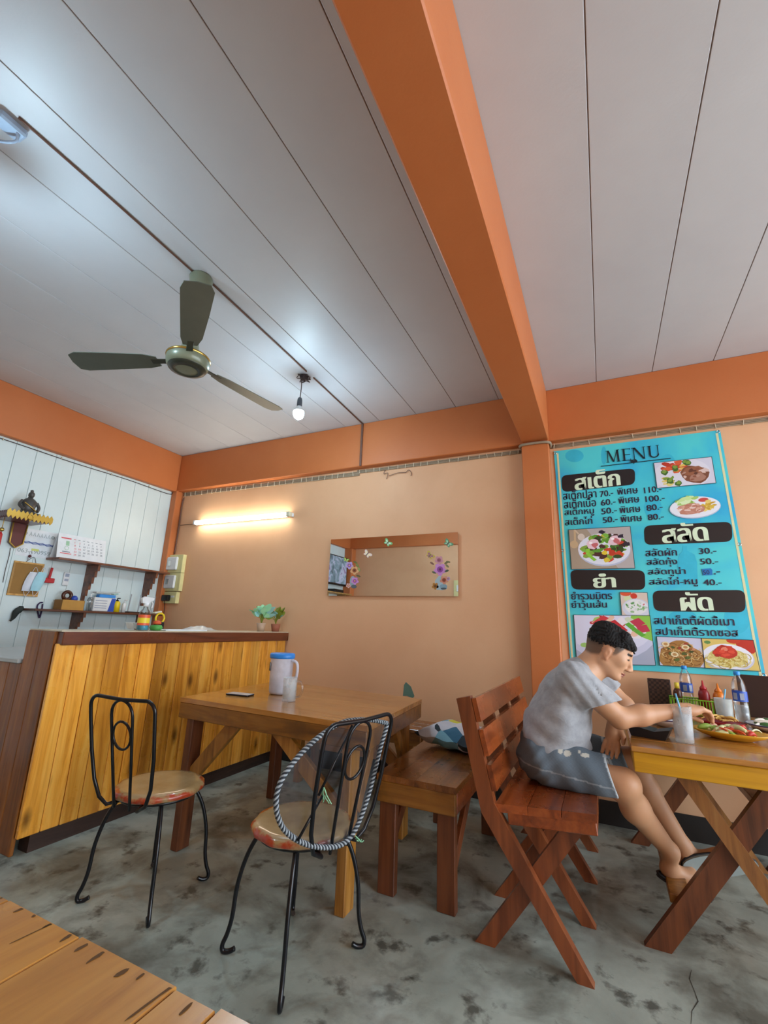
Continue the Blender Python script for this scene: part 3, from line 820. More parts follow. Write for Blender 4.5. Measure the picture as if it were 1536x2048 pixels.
bnr = thing('menu_banner', 'large cyan vinyl menu banner with Thai dishes and prices on the back wall', 'banner', ((tl_.x + tr_.x) / 2, BY, bl_.y))
BO = Vector(((tl_.x + tr_.x) / 2, BY, bl_.y))
_lay = [0.0]
def lift(): _lay[0] += .00012; return -.0016 - _lay[0]
def bw(p, y): return Vector((p.x - BO.x, y, p.y - BO.z))
def flat_poly(poly, y, name, mat):
    m = MB(); m.keep = True
    m.add([bw(p, y) for p in poly], [list(range(len(poly)))[::-1]])
    return m.build(name, mat, bnr)
sh = MB(); sh.prism([tl_, tr_, br_, bl_], lambda p, d: bw(p, -.0015 + d), .003)
sh.build('sheet', 'banner_cyan', bnr)
def rrect(c, r):
    """rounded polygon of four corners (tl, tr, br, bl)"""
    out = []; n = 4
    for i in range(n):
        p, a, b = c[i], c[i - 1], c[(i + 1) % n]
        e0 = (a - p).normalized() * r; e1 = (b - p).normalized() * r
        for k in range(7):
            t = k / 6; out.append((p + e0) * (1 - t) ** 2 + p * (2 * t * (1 - t)) + (p + e1) * t * t)
    return out
def zz(*pts): return [zb(*p) for p in pts]
# silhouettes printed on the ground colour
for c, rx, ry in (((232, 242), 62, 42), ((430, 240), 18, 60), ((760, 590), 60, 70), ((1330, 1330), 90, 110), ((960, 1330), 95, 50), ((860, 290), 50, 60)):
    flat_poly([zb(c[0] + rx * math.cos(2 * PI * k / 24), c[1] + ry * math.sin(2 * PI * k / 24)) for k in range(24)], lift(), 'printed_shape', 'print_deep')
flat_poly(zz((960, 850), (990, 850), (990, 880), (1040, 905), (1058, 960), (1062, 1080), (930, 1080), (925, 960), (938, 905), (960, 885)), lift(), 'printed_shape', 'print_deep')
for a, b in (((118, 225), (217, 1600)), ((1190, 90), (1487, 1728))):
    A, B = zb(*a), zb(*b); w = Vector((.007, 0))
    flat_poly([A - w, A + w, B + w, B - w], lift(), 'side_stripe', 'print_stripe')
def btext(body, a, b, h, mat='print_navy', bold=.02):
    A, B = zb(*a), zb(*b); ex = (B - A); wd = ex.length; ex.normalize()
    hh = abs(zb(a[0], a[1] - h).y - A.y)
    y = lift()
    return lettering('lettering', body, mat, (A.x - BO.x, y, A.y - BO.z), (ex.x, 0, ex.y), (-ex.y * .2, 0, 1), wd, hh, bnr, bold)
for c, txt, ta, tb, th in (
    (((143, 375), (640, 325), (640, 435), (150, 487)), 'สเต็ก', (235, 475), (545, 440), 118),
    (((700, 712), (1290, 685), (1297, 820), (705, 843)), 'สลัด', (825, 832), (1140, 812), 128),
    (((203, 1010), (705, 1012), (710, 1145), (215, 1142)), 'ยำ', (360, 1132), (515, 1128), 95),
    (((757, 1150), (1380, 1145), (1385, 1297), (768, 1288)), 'ผัด', (950, 1286), (1172, 1284), 125)):
    flat_poly(rrect(zz(*c), .045), lift(), 'heading_box', 'print_black')
    btext(txt, ta, tb, th, 'print_cream', .045)
for r in (
    ('สเต็กปลา', (157, 540), (383, 522), 62), ('70.-', (405, 522), (495, 507), 40), ('พิเศษ', (522, 506), (662, 494), 46), ('110.-', (703, 496), (820, 482), 40),
    ('สเต็กเนื้อ', (163, 598), (380, 582), 62), ('60.-', (412, 580), (512, 566), 40), ('พิเศษ', (530, 566), (672, 555), 46), ('100.-', (712, 555), (842, 542), 40),
    ('สเต็กหมู', (167, 658), (367, 645), 62), ('50.-', (415, 638), (520, 624), 40), ('พิเศษ', (538, 630), (680, 620), 46), ('80.-', (720, 615), (828, 602), 40),
    ('สเต็กไก่', (170, 712), (355, 700), 52), ('50.-', (425, 697), (525, 684), 40), ('พิเศษ', (545, 690), (690, 682), 46), ('80.-', (728, 678), (836, 667), 40),
    ('สลัดผัก', (712, 920), (925, 914), 52), ('30.-', (1072, 905), (1190, 898), 40), ('สลัดกุ้ง', (722, 992), (928, 988), 62), ('50.-', (1080, 975), (1202, 969), 40),
    ('สลัดทูน่า', (730, 1056), (985, 1052), 60), ('.-', (1170, 1042), (1215, 1040), 20), ('สลัดไก่-หมู', (738, 1126), (1065, 1122), 64), ('40.-', (1102, 1116), (1225, 1112), 40),
    ('ยำรวมมิตร', (212, 1210), (488, 1208), 52), ('ยำวุ้นเส้น', (215, 1282), (455, 1280), 66),
    ('สปาเก็ตตี้ผัดขี้เมา', (770, 1376), (1312, 1386), 62), ('สปาเก็ตตี้ราดซอส', (780, 1448), (1338, 1460), 58)):
    btext(*r)
flat_poly(zz((1088, 1004), (1150, 1000), (1160, 1012), (1160, 1045), (1098, 1048), (1094, 1025)), lift(), 'price_patch', 'print_blue')
btext('50', (1100, 1042), (1142, 1040), 28, 'print_navy', .01)
# MENU in a roman serif, drawn as strokes
def serif(ax, ay, bx, by, h):
    A, B = zb(ax, ay), zb(bx, by); ex = (B - A); wd = ex.length; ex.normalize()
    hh = zb(ax, ay - h).y - A.y; y = lift()
    def P(u, v): return A + ex * (u * wd) + Vector((0, v * hh))
    m = MB(); m.keep = True
    def poly(*pp): m.add([bw(P(u, v), y) for u, v in pp], [list(range(len(pp)))[::-1]])
    def st(u0, v0, u1, v1, w): poly((u0 - w, v0), (u0 + w, v0), (u1 + w, v1), (u1 - w, v1))
    def sf(u, v, w=.03): poly((u - w, v - .02), (u + w, v - .02), (u + w, v + .02), (u - w, v + .02))
    st(.03, 0, .04, 1, .008); st(.045, 1, .14, .02, .018); st(.14, .02, .225, 1, .008); st(.235, 0, .225, 1, .018); sf(.03, .02); sf(.235, .02, .035); sf(.03, .98, .025); sf(.235, .98, .025)
    st(.345, 0, .345, 1, .018); sf(.33, .02); sf(.33, .98)
    for v in (.03, .5, .97): poly((.345, v - .025), (.46, v - .025), (.46, v + .025), (.345, v + .025))
    for v in (.06, .94): poly((.455, v - .08), (.465, v - .08), (.465, v + .08), (.455, v + .08))
    st(.53, 0, .53, 1, .008); st(.54, 1, .71, 0, .02); st(.715, 0, .715, 1, .008); sf(.53, .02); sf(.715, .98); sf(.52, .98)
    st(.82, .3, .82, 1, .018); st(.965, .3, .965, 1, .008); sf(.82, .98, .035); sf(.965, .98)
    U = [(.82 - .018, .3), (.82 + .018, .3)]
    for k in range(9):
        t0, t1 = PI + PI * k / 9, PI + PI * (k + 1) / 9
        def o(t): return (.8925 + .09 * math.cos(t), .3 + .3 * math.sin(t))
        def i_(t): return (.895 + .06 * math.cos(t), .3 + .22 * math.sin(t))
        poly(o(t0), i_(t0), i_(t1), o(t1))
    m.build('lettering', 'print_dark', bnr)
serif(448, 290, 812, 252, 80)
A, B = zb(410, 314), zb(880, 260)
flat_poly([A + Vector((0, .003)), A - Vector((0, .003)), B - Vector((0, .003)), B + Vector((0, .003))], lift(), 'underline', 'print_dark')
for dx in (-1, 1):
    flat_poly([zb(632 + dx * (12 + 12 * math.cos(2 * PI * k / 14)), 278 + 9 * math.sin(2 * PI * k / 14)) for k in range(14)], lift(), 'ornament', 'print_dark')
flat_poly(zz((626, 280), (638, 280), (634, 298), (630, 298)), lift(), 'ornament', 'print_dark')
# printed food photographs
def photo(c, bg, draw, border=.006, shape=None):
    q = zz(*c)
    if border:
        cen = sum(q, Vector((0, 0))) / 4
        flat_poly([p + Vector((math.copysign(border, p.x - cen.x), math.copysign(border, p.y - cen.y))) * .6 for p in q], lift(), 'photo_frame', 'print_frame')
    m = MB(); m.keep = True; y0 = lift()
    def P(u, v): return q[0].lerp(q[1], u).lerp(q[3].lerp(q[2], u), v)
    cnt = [0]
    def add(pts, col):
        cnt[0] += 1; _lay[0] += .000004
        m.cc = col if not isinstance(col, str) else hexc(col)
        y = y0 - cnt[0] * .000004
        m.add([bw(P(min(1, max(0, u)), min(1, max(0, v))), y) for u, v in pts], [list(range(len(pts)))[::-1]])
    def ell(u, v, ru, rv, col, n=14, rot=0.0, jag=0.0):
        add([(u + ru * math.cos(rot) * math.cos(a) * s_ - rv * math.sin(rot) * math.sin(a) * s_, v + ru * math.sin(rot) * math.cos(a) * s_ + rv * math.cos(rot) * math.sin(a) * s_)
             for a, s_ in ((2 * PI * k / n, 1 + random.uniform(-jag, jag)) for k in range(n))], col)
    def stroke(pts, w, col):
        for (a, b) in zip(pts[:-1], pts[1:]):
            d = Vector((b[0] - a[0], b[1] - a[1])); 
            if d.length < 1e-6: continue
            nn = Vector((-d.y, d.x)).normalized() * w
            add([(a[0] + nn.x, a[1] + nn.y), (b[0] + nn.x, b[1] + nn.y), (b[0] - nn.x, b[1] - nn.y), (a[0] - nn.x, a[1] - nn.y)], col)
    if bg: add([(0, 0), (1, 0), (1, 1), (0, 1)], bg)
    draw(ell, stroke, add)
    m.build('food_photo', 'print_colours', bnr)
def scatter(ell, n, cu, cv, su, sv, pal, r0, r1, jag=.3):
    for _ in range(n):
        a = random.uniform(0, 2 * PI); r = math.sqrt(random.random())
        ell(cu + su * r * math.cos(a), cv + sv * r * math.sin(a), random.uniform(r0, r1), random.uniform(r0, r1) * 1.2, random.choice(pal), 8, random.uniform(0, 3), jag)
random.seed(21)
def steak(ell, stroke, add):
    ell(.45, .55, .5, .62, 'dcdcea', 24)
    scatter(ell, 16, .33, .22, .2, .2, ['c8442a', 'd85a34', 'b83420'], .04, .09)
    scatter(ell, 10, .48, .4, .12, .22, ['d8a83a', 'e0bc5a', 'c89030'], .03, .06)
    scatter(ell, 12, .22, .72, .1, .2, ['d8b850', '7a9a38', 'e0d080'], .03, .06)
    for u, v in ((.16, .42), (.24, .78), (.38, .9), (.36, .28), (.55, .1), (.6, .14)):
        ell(u, v, .06, .12, '3f6a2a', 9, 0, .25); ell(u, v - .03, .04, .07, '7c9c3c', 8, 0, .3)
    ell(.68, .62, .24, .36, '7c4a34', 12, -.2, .12); ell(.66, .5, .16, .2, '945c40', 10, .2, .25); ell(.72, .72, .16, .16, 'a87a68', 10, 0, .25)
    scatter(ell, 12, .66, .58, .18, .25, ['5c3020', 'b48c7c', '8a503a', 'd8b8ac'], .02, .05)
    ell(.85, .48, .07, .08, 'd8c0bc', 9, 0, .3)
photo(((768, 293), (1153, 252), (1182, 425), (790, 460)), 'd2d2e4', steak)
def plate(ell, stroke, add):
    ell(.5, .55, .5, .42, 'b9c6dc', 30); ell(.5, .53, .49, .4, 'e6eaf6', 30)
    scatter(ell, 14, .36, .25, .16, .2, ['a8d070', 'c8e8a0', 'd8f0c0', '8cb850'], .05, .1)
    ell(.67, .28, .1, .08, 'c84a44', 14)
    scatter(ell, 18, .76, .52, .14, .16, ['d8b848', 'c8a030', 'e8d078'], .03, .07)
    ell(.42, .6, .27, .22, 'c08470', 14, .1, .1)
    scatter(ell, 26, .42, .6, .22, .17, ['d8a894', 'b87460', 'e8ccc4', 'c89080', 'f0e0dc'], .02, .06)
photo(((870, 512), (1215, 480), (1218, 660), (873, 680)), None, plate, 0)
def salad(ell, stroke, add):
    add([(.3, 0), (1, 0), (1, 1), (.75, 1)], 'b6aeae')
    ell(.07, .38, .07, .1, 'c8b08c', 12); stroke([(.09, .3), (.1, 0)], .018, 'c8b08c'); ell(.2, .2, .06, .09, 'd8ccc0', 12); stroke([(.16, .12), (.1, 0)], .015, 'cdbca4')
    ell(.55, .55, .42, .4, 'b8c0d8', 26); ell(.55, .52, .42, .39, 'dfe3f2', 26)
    scatter(ell, 70, .57, .48, .36, .3, ['3c6a28', '5c9a34', '7cb848', '2a4a20', '3a2420', '4a2a2a', 'd8b838', '86a840', 'c8442e'], .03, .075)
    for u, v in ((.38, .4), (.74, .32)):
        ell(u, v, .1, .13, 'e8cad6', 12, .3, .12); ell(u + .03, v + .02, .05, .07, 'c86a70', 9, 0, .3); ell(u - .03, v - .04, .03, .03, 'fff4f8', 8)
    ell(.68, .62, .06, .08, 'c03a28', 10, 0, .15); ell(.56, .62, .05, .06, 'e4c83a', 7, .5, .2); ell(.58, .8, .05, .06, 'dcc440', 7, .2, .2)
    stroke([(.3, .5), (.28, .62), (.34, .72), (.4, .8)], .03, '8ccc40')
    for u, v in ((.55, .1), (.84, .22), (.92, .42)): ell(u, v, .05, .05, '28243a', 8, 0, .3)
photo(((195, 742), (605, 720), (637, 998), (215, 1005)), 'a89a88', salad)
def soup(ell, stroke, add):
    ell(.2, .02, .22, .14, 'd8583a', 12); ell(.3, .3, .2, .14, 'cfdcae', 10, .4); ell(.5, .15, .13, .13, 'cc4030', 12); ell(.55, .32, .2, .06, 'd05048', 8)
    ell(.55, .68, .52, .42, 'd2d6e6', 24); ell(.55, .62, .42, .32, 'e4e6ea', 20)
    scatter(ell, 30, .55, .62, .36, .24, ['d8e0dc', '7ab070', 'e8ece8', '5c9a58', 'c86a70', 'b8ccc0', '96be90'], .02, .07)
photo(((540, 1162), (720, 1165), (735, 1320), (553, 1318)), 'd8c8bc', soup, .005)
def prawn(ell, stroke, add):
    ell(.45, .3, .62, .62, 'cacfe8', 26); ell(.45, .22, .58, .56, 'd9dcf2', 26)
    ell(.95, .2, .2, .3, '8cc850', 10, 0, .2); ell(.35, .12, .1, .1, 'a8c868', 8)
    scatter(ell, 26, .6, .22, .34, .2, ['e8e4ec', 'c83440', 'd8b0a8', '78b848', 'e8c0a8', 'cfd8c0', 'b82838', 'f0ecf4'], .04, .1)
    stroke([(.28, .2), (.36, .1), (.44, .02)], .05, 'cf3a44'); stroke([(.5, .12), (.6, .26), (.66, .34)], .06, 'c42a38'); stroke([(.8, .08), (.88, .2), (.92, .34)], .07, 'c03450')
    stroke([(.7, .16), (.8, .3), (.9, .42)], .035, '5cac3c'); stroke([(.2, .3), (.4, .3)], .03, '9c9a58'); ell(.12, .62, .06, .05, '9cc870', 8)
photo(((230, 1315), (738, 1320), (775, 1650), (250, 1640)), 'a9b2c8', prawn)
def noodles(pal, cu, cv, su, sv, n):
    def f(ell, stroke):
        for _ in range(n):
            a = random.uniform(0, 6.28); r = math.sqrt(random.random())
            u, v = cu + su * r * math.cos(a), cv + sv * r * math.sin(a); rr = random.uniform(.06, .14); a0 = random.uniform(0, 6.28); sp = random.uniform(1.5, 4)
            stroke([(u + rr * math.cos(a0 + sp * k / 7), v + rr * 1.1 * math.sin(a0 + sp * k / 7)) for k in range(8)], .009, random.choice(pal))
    return f
def pasta1(ell, stroke, add):
    ell(.5, .72, .52, .48, 'a87c44', 20, 0, .06); ell(.5, .4, .3, .3, 'a4743c', 14, 0, .1)
    noodles(['c89c58', 'b8863e', 'd8b474', '8a5a2a', 'e0c48c', '7a4a24'], .5, .62, .44, .34, 90)(ell, stroke)
    scatter(ell, 16, .5, .5, .36, .34, ['4c5a2c', '3c4a24', '9c4030', 'c88a68', '5c6a34'], .03, .06)
    for u, v in ((.18, .25), (.36, .6), (.62, .33)): ell(u, v, .09, .09, 'e6d6ae', 12); ell(u, v, .05, .05, 'b88a54', 10)
photo(((787, 1460), (1085, 1472), (1112, 1668), (808, 1650)), 'c9cbe2', pasta1)
def pasta2(ell, stroke, add):
    ell(.9, .1, .25, .35, 'b8281c', 14); ell(.62, .02, .14, .12, 'c03420', 12); ell(.1, .12, .07, .06, '5c8a4c', 8)
    ell(.45, .62, .5, .46, 'c6c9dc', 28); ell(.45, .58, .48, .43, 'e4e6f2', 28); ell(.45, .62, .38, .32, 'd8cc82', 20, 0, .06)
    noodles(['d8c878', 'c8b45c', 'e8dca0', 'b89c44'], .44, .66, .36, .26, 70)(ell, stroke)
    ell(.42, .42, .22, .22, 'b82a1c', 14, 0, .12); scatter(ell, 20, .42, .42, .19, .17, ['d84a34', 'a82018', 'c83424', 'e08068'], .03, .07)
photo(((1088, 1472), (1430, 1485), (1478, 1690), (1112, 1668)), 'd8be6a', pasta2)
for p in ((103, 225), (1200, 78), (1343, 838), (155, 880), (1508, 1718)):
    q = zb(*p); MB().tube([bw(q + Vector((.009 * math.cos(2 * PI * k / 14), .009 * math.sin(2 * PI * k / 14))), -.003) for k in range(14)], .0025, 5, True).build('grommet', 'chrome', bnr)

# ------------------------------------------------------------------ mirror with flower stickers
m_, nt_, bs_ = _nt('mirror_glass'); bs_.inputs['Base Color'].default_value = (.86, .88, .88, 1); bs_.inputs['Metallic'].default_value = 1.0; bs_.inputs['Roughness'].default_value = .015
MATS['mirror_glass'] = m_
MX0, MX1, MZ0, MZ1, MY = -2.32, -1.056, 1.457, 1.994, 3.625
mir = thing('wall_mirror', 'wide frameless mirror with flower and butterfly stickers on the back wall', 'mirror', ((MX0 + MX1) / 2, YB, MZ0))
MO = Vector(((MX0 + MX1) / 2, YB, MZ0))
MB().bb(MX0 - MO.x, MX1 - MO.x, MY - YB, MY + .004 - YB, 0, MZ1 - MZ0).build('mirror_glass', 'mirror_glass', mir)
plain('mirror_edge', '8a5a40', .5)
MB().bb(MX0 - MO.x + .004, MX1 - MO.x - .004, MY + .0042 - YB, -.0005, .004, MZ1 - MZ0 - .004).build('backing', 'mirror_edge', mir)
def zm(x, y):
    p = Q(630 + x * .2018, 1040 + y * .2018, MY); return Vector((p.x - MO.x, MY - YB, p.z - MO.z))
vcol('sticker', .5)
def sticker(name, shapes):
    m = MB(); m.keep = True; y = -.0012
    for pts, col in shapes:
        m.cc = hexc(col); m.add([Vector((zm(*p).x, MY - YB + y, zm(*p).z)) for p in pts], [list(range(len(pts)))[::-1]]); y -= .0003
    return m.build(name, 'sticker', mir)
def oval(x, y, rx, ry, n=12, rot=0): return [(x + rx * math.cos(t) * math.cos(rot) - ry * math.sin(t) * math.sin(rot), y + rx * math.cos(t) * math.sin(rot) + ry * math.sin(t) * math.cos(rot)) for t in (2 * PI * k / n for k in range(n))]
def flower(x, y, r, c1, c2, c3):
    sh = []
    for k in range(5):
        a = 2 * PI * k / 5 + .3; sh.append((oval(x + r * .55 * math.cos(a), y + r * .55 * math.sin(a), r * .5, r * .42, 10, a), c1))
    sh.append((oval(x, y, r * .5, r * .5), c2)); sh.append((oval(x, y, r * .2, r * .2), c3))
    sticker('flower_sticker', sh)
def butterfly(x, y, r, c1, c2, rot):
    sh = []
    for s, a, q in ((1, -.55, 1), (1, .6, .7), (-1, -.55, 1), (-1, .6, .7)):
        t = a if s > 0 else PI - a; t += rot
        sh.append((oval(x + r * .6 * q * math.cos(t), y + r * .6 * q * math.sin(t), r * .6 * q, r * .36 * q, 10, t), c1))
        sh.append((oval(x + r * .5 * q * math.cos(t), y + r * .5 * q * math.sin(t), r * .32 * q, r * .2 * q, 8, t), c2))
    sh.append((oval(x, y, r * .1, r * .5, 8, rot), '5a4a48'))
    sticker('butterfly_sticker', sh)
butterfly(720, 228, 42, '7cc27e', 'd8ead8', .7); butterfly(518, 340, 42, 'e6cfc6', 'f0e6b8', .7); butterfly(1318, 235, 46, '5a9a72', 'a8d0b4', .7); butterfly(1138, 355, 44, 'c7b04c', '9a5a86', .7); butterfly(310, 398, 26, '8cc05a', 'd8dc80', .3)
sticker('leaf_sticker', [(oval(x, y, 22, 10, 8, a), c) for x, y, a, c in ((400, 420, .5, '6a6a3a'), (420, 450, 1, '7c8a48'), (438, 490, 1.3, '8aa05c'), (430, 555, .4, '5e5a34'), (1300, 425, -.5, '6a6440'), (1320, 415, .2, '75704a'), (1310, 455, .8, '7a7850'), (1160, 430, .6, '7a5648'), (1180, 520, .4, '4c5a44'), (1305, 505, -.4, '4e5a44'))])
sticker('vase_sticker', [(oval(375, 610, 30, 55, 14), '8fa3ad'), (oval(385, 660, 28, 18, 12), '55616b')])
sticker('vase_sticker', [([(1225, 555), (1255, 555), (1270, 620), (1310, 650), (1305, 685), (1260, 695), (1205, 690), (1190, 640), (1190, 600)], '9cb3bd'), (oval(1272, 660, 38, 24, 14), '7d9aa8'), (oval(1275, 680, 30, 10, 10), '444e56')])
flower(342, 450, 38, 'b9a0d0', '8f5aa6', 'e0c06a'); flower(392, 500, 42, 'd8a878', '94502c', '5a2c18'); flower(395, 604, 38, 'c98fc9', '9a4a9a', 'd8b04c'); flower(332, 650, 24, 'd8b0b0', 'b06a64', 'e0c080')
flower(1230, 398, 42, 'c48c9a', '9c5a6e', '7a4050'); flower(1240, 490, 62, 'c387c4', '8c3f94', '5a2a4a'); flower(1280, 595, 42, 'c98c74', '9a4a30', '5a2a1c'); flower(1192, 655, 34, 'a8742c', '7a4c18', '4a2c10'); flower(1320, 582, 20, 'b89ac0', '8a5a90', 'd8b04c')
# what the mirror sees: television, set-top box and a switch board on the far side
plain('tv_black', '16171a', .25)
m_, nt_, bs_ = _nt('tv_screen')
c_ = ramp(nt_, noise(nt_, coords(nt_, rnd=False), 5, 3, .6, .6), [(.35, hexc('2c3a44')), (.5, hexc('5a6f7c')), (.6, hexc('8a8fa6')), (.7, hexc('5e4a6c'))])
L(nt_, c_, bs_.inputs['Emission Color']); bs_.inputs['Emission Strength'].default_value = .7; bs_.inputs['Base Color'].default_value = (.02, .02, .02, 1); bs_.inputs['Roughness'].default_value = .15
MATS['tv_screen'] = m_
tv = thing('television', 'flat black television on the white board wall, seen in the mirror', 'television', (XL + .001, .03, 1.92))
MB().bb(.04, .09, -.46, .46, 0, .56, .008).build('case', 'tv_black', tv)
MB().bb(.0902, .092, -.44, .44, .035, .54).build('screen', 'tv_screen', tv)
MB().bb(.0, .045, -.15, .15, .18, .38).build('wall_bracket', 'tv_black', tv)
sbx = thing('wall_shelf', 'small wooden shelf under the television', 'shelf', (XL, .03, 1.75))
MB().bb(.0, .24, -.45, .45, 0, .022, .003).build('board', 'cork_frame', sbx)
for y in (-.3, .3): MB().bb(.0, .18, y - .012, y + .012, -.12, -.001, .003).build('bracket', 'cork_frame', sbx)
solo('set_top_box', MB().bb(.03, .2, -.2, .12, .0, .06, .006), 'tv_black', 'black set-top box on the shelf under the television', 'box', (XL, .03, 1.7725))
sbd = thing('switch_board', 'pale wooden board with a switch on the opposite wall', 'switch', (-2.28, YF, 1.75))
MB().bb(-.09, .09, 0, .02, 0, .29, .003).build('board', 'cream_board', sbd)
MB().bb(-.035, .035, .0205, .035, .09, .2, .004).build('switch', 'white_plastic', sbd)
# ------------------------------------------------------------------ glass, water and other small-thing materials
def glassy(name, col, rough=.02, ior=1.45, tint=1.0):
    """thin clear ware: mostly see-through with a sharp reflection at the rim"""
    m = bpy.data.materials.new(name); m.use_nodes = True; nt = m.node_tree; nt.nodes.remove(nt.nodes['Principled BSDF'])
    tr = N(nt, 'ShaderNodeBsdfTransparent'); tr.inputs[0].default_value = rgba(tuple(x * tint for x in col))
    gl = N(nt, 'ShaderNodeBsdfGlossy'); gl.inputs['Roughness'].default_value = rough
    lw = N(nt, 'ShaderNodeLayerWeight'); lw.inputs[0].default_value = .35
    nz = ramp(nt, lw.outputs['Fresnel'], [(.0, (.05,) * 3), (1, (.75,) * 3)])
    mx = N(nt, 'ShaderNodeMixShader'); L(nt, nz, mx.inputs[0]); L(nt, tr.outputs[0], mx.inputs[1]); L(nt, gl.outputs[0], mx.inputs[2])
    L(nt, mx.outputs[0], nt.nodes['Material Output'].inputs[0]); MATS[name] = m
glassy('clear_glass', (.985, .99, .99)); glassy('bottle_plastic', (.96, .975, .985), .06)
def milky(name, col, amount):
    m = bpy.data.materials.new(name); m.use_nodes = True; nt = m.node_tree; b = nt.nodes['Principled BSDF']
    b.inputs['Base Color'].default_value = rgba(hexc(col)); b.inputs['Roughness'].default_value = .3
    tr = N(nt, 'ShaderNodeBsdfTransparent'); mx = N(nt, 'ShaderNodeMixShader')
    L(nt, ramp(nt, noise(nt, coords(nt), 20, 2), [(.3, (amount * .9,) * 3), (.7, (min(1, amount * 1.1),) * 3)]), mx.inputs[0])
    L(nt, tr.outputs[0], mx.inputs[1]); L(nt, b.outputs[0], mx.inputs[2]); L(nt, mx.outputs[0], nt.nodes['Material Output'].inputs[0]); MATS[name] = m
milky('milky_plastic', 'dfe3f2', .72); milky('milky_water', 'b9c0cf', .8); milky('ice_water', 'dbe4ea', .42); milky('plastic_bag', 'e2e6e6', .55); milky('misted_glass', 'd4dad8', .5); milky('frosted_glass', 'e2eaee', .3); plain('ice_block', 'dfeaf0', .25)
for n_, c_, r_ in (('blue_lid', '2f86dc', .35), ('straw_blue', '6fb9e0', .35), ('cap_blue', '2b8fe0', .35), ('label_blue', '2a55b4', .35), ('label_grey', '9aa4b8', .4), ('paper', 'e3e9ee', .7), ('sauce_red', '8c1f24', .3), ('cap_red', 'b0242c', .35),
                   ('sauce_orange', 'd8741c', .3), ('cap_yellow', 'd8c23a', .4), ('sauce_brown', '4a2414', .25), ('lime_plastic', '86c232', .4), ('menu_brown', '3a2620', .55), ('phone_dark', '1a1c24', .2), ('phone_edge', 'c9ccd0', .25),
                   ('plate_yellow', 'cf9a2a', .25), ('plate_red', '8c1c28', .25), ('plate_white', 'e6e8ee', .25), ('rim_purple', '4a3f6a', .3), ('pouch_black', '14151c', .45), ('terracotta', '9a5a42', .7), ('pot_clear', 'b79a82', .35),
                   ('leaf_mint', 'a2e0b2', .45), ('leaf_teal', '96cac4', .45), ('leaf_olive', '86902f', .45), ('mask_white', 'd6dbe6', .8), ('mask_blue', 'a9d9e8', .8), ('brush_red', 'b4262c', .4), ('bristle', '2a2a2c', .8), ('cork', '9a7440', .9),
                   ('bronze', '4a4744', .35), ('steel', '9a9ea4', .3), ('cardboard', 'b98a42', .7), ('cardboard_side', '9a7038', .7), ('wipe_blue', '2f4fae', .4), ('wipe_sky', '3f8fdc', .4), ('yellow_bottle', 'e6c81c', .35), ('spray_blue', '3fa8c4', .3),
                   ('label_yellow', 'e8d03a', .4), ('label_orange', 'e0603c', .4), ('green_ball', '4fa04a', .45), ('orange_ball', 'd0562c', .45), ('strap_purple', '3a2a52', .7), ('dark_cloth', '2b3230', .8), ('key_bead', '5a2c34', .4), ('tray_grey', 'a8a49c', .4)):
    plain(n_, c_, r_)
def sl(a, b, t): return a + (b - a) * t
# ------------------------------------------------------------------ on the square table
TZ = .7612
def T(px, py, z=.76): return pix(px, py, 2, z)
pt = thing('water_pitcher', 'tall translucent water pitcher with a blue lid on the square table', 'pitcher', (-1.885, 2.46, TZ))
MB().lathe([(.05, 0), (.066, .004), (.07, .02), (.076, .21), (.079, .225)], n=28, sy=.9).build('body', 'milky_plastic', pt)
MB().lathe([(.048, .006), (.064, .008), (.0675, .09), (.0001, .0905)], n=24, sy=.88).build('water', 'milky_water', pt)
MB().lathe([(.081, .215), (.083, .22), (.083, .24), (.076, .246), (.0, .247)], n=28, sy=.9).build('lid', 'blue_lid', pt)
MB().tube(spline([(.074, .0, .205), (.118, .0, .19), (.122, .0, .12), (.1, .0, .05), (.07, 0, .04)], 6), .009, 8).build('handle', 'milky_plastic', pt)
MB().box((-.045, -.06, .165), (.014, .006, .05), Rz(-.65), .001).build('label', 'phone_dark', pt)
mg = thing('glass_mug', 'clear ribbed glass mug of water beside the pitcher', 'mug', (-1.672, 2.275, TZ))
g = MB(); n = 32; pr = [(.0, 0), (.036, 0), (.039, .004), (.039, .1), (.041, .128), (.039, .13), (.036, .1), (.035, .012), (.0, .01)]
for i, (r, z) in enumerate(pr):
    for k in range(n):
        a = 2 * PI * k / n; q = r * (1 + .035 * math.cos(8 * a) * (.008 < z < .105)); g.v.append((q * math.cos(a), q * math.sin(a), z))
g.smooth = True
for i in range(len(pr) - 1):
    for k in range(n): g.face([i * n + k, i * n + (k + 1) % n, (i + 1) * n + (k + 1) % n, (i + 1) * n + k])
g.build('body', 'frosted_glass', mg)
MB().lathe([(.0, .0115), (.0335, .0125), (.0345, .085), (.0, .0855)], n=24).build('water', 'ice_water', mg)
MB().tube(spline([(.037, 0, .112), (.075, 0, .108), (.088, 0, .075), (.075, 0, .035), (.037, 0, .022)], 6), .0055, 8).build('handle', 'clear_glass', mg)
ph = thing('mobile_phone', 'dark mobile phone lying on the square table', 'phone', (-2.03, 2.265, TZ), math.radians(8))
MB().box((0, 0, .0045), (.155, .075, .009), None, .003).build('case', 'phone_dark', ph)
MB().box((0, 0, .0095), (.151, .071, .0012), None, .0004).build('screen', 'phone_edge', ph)
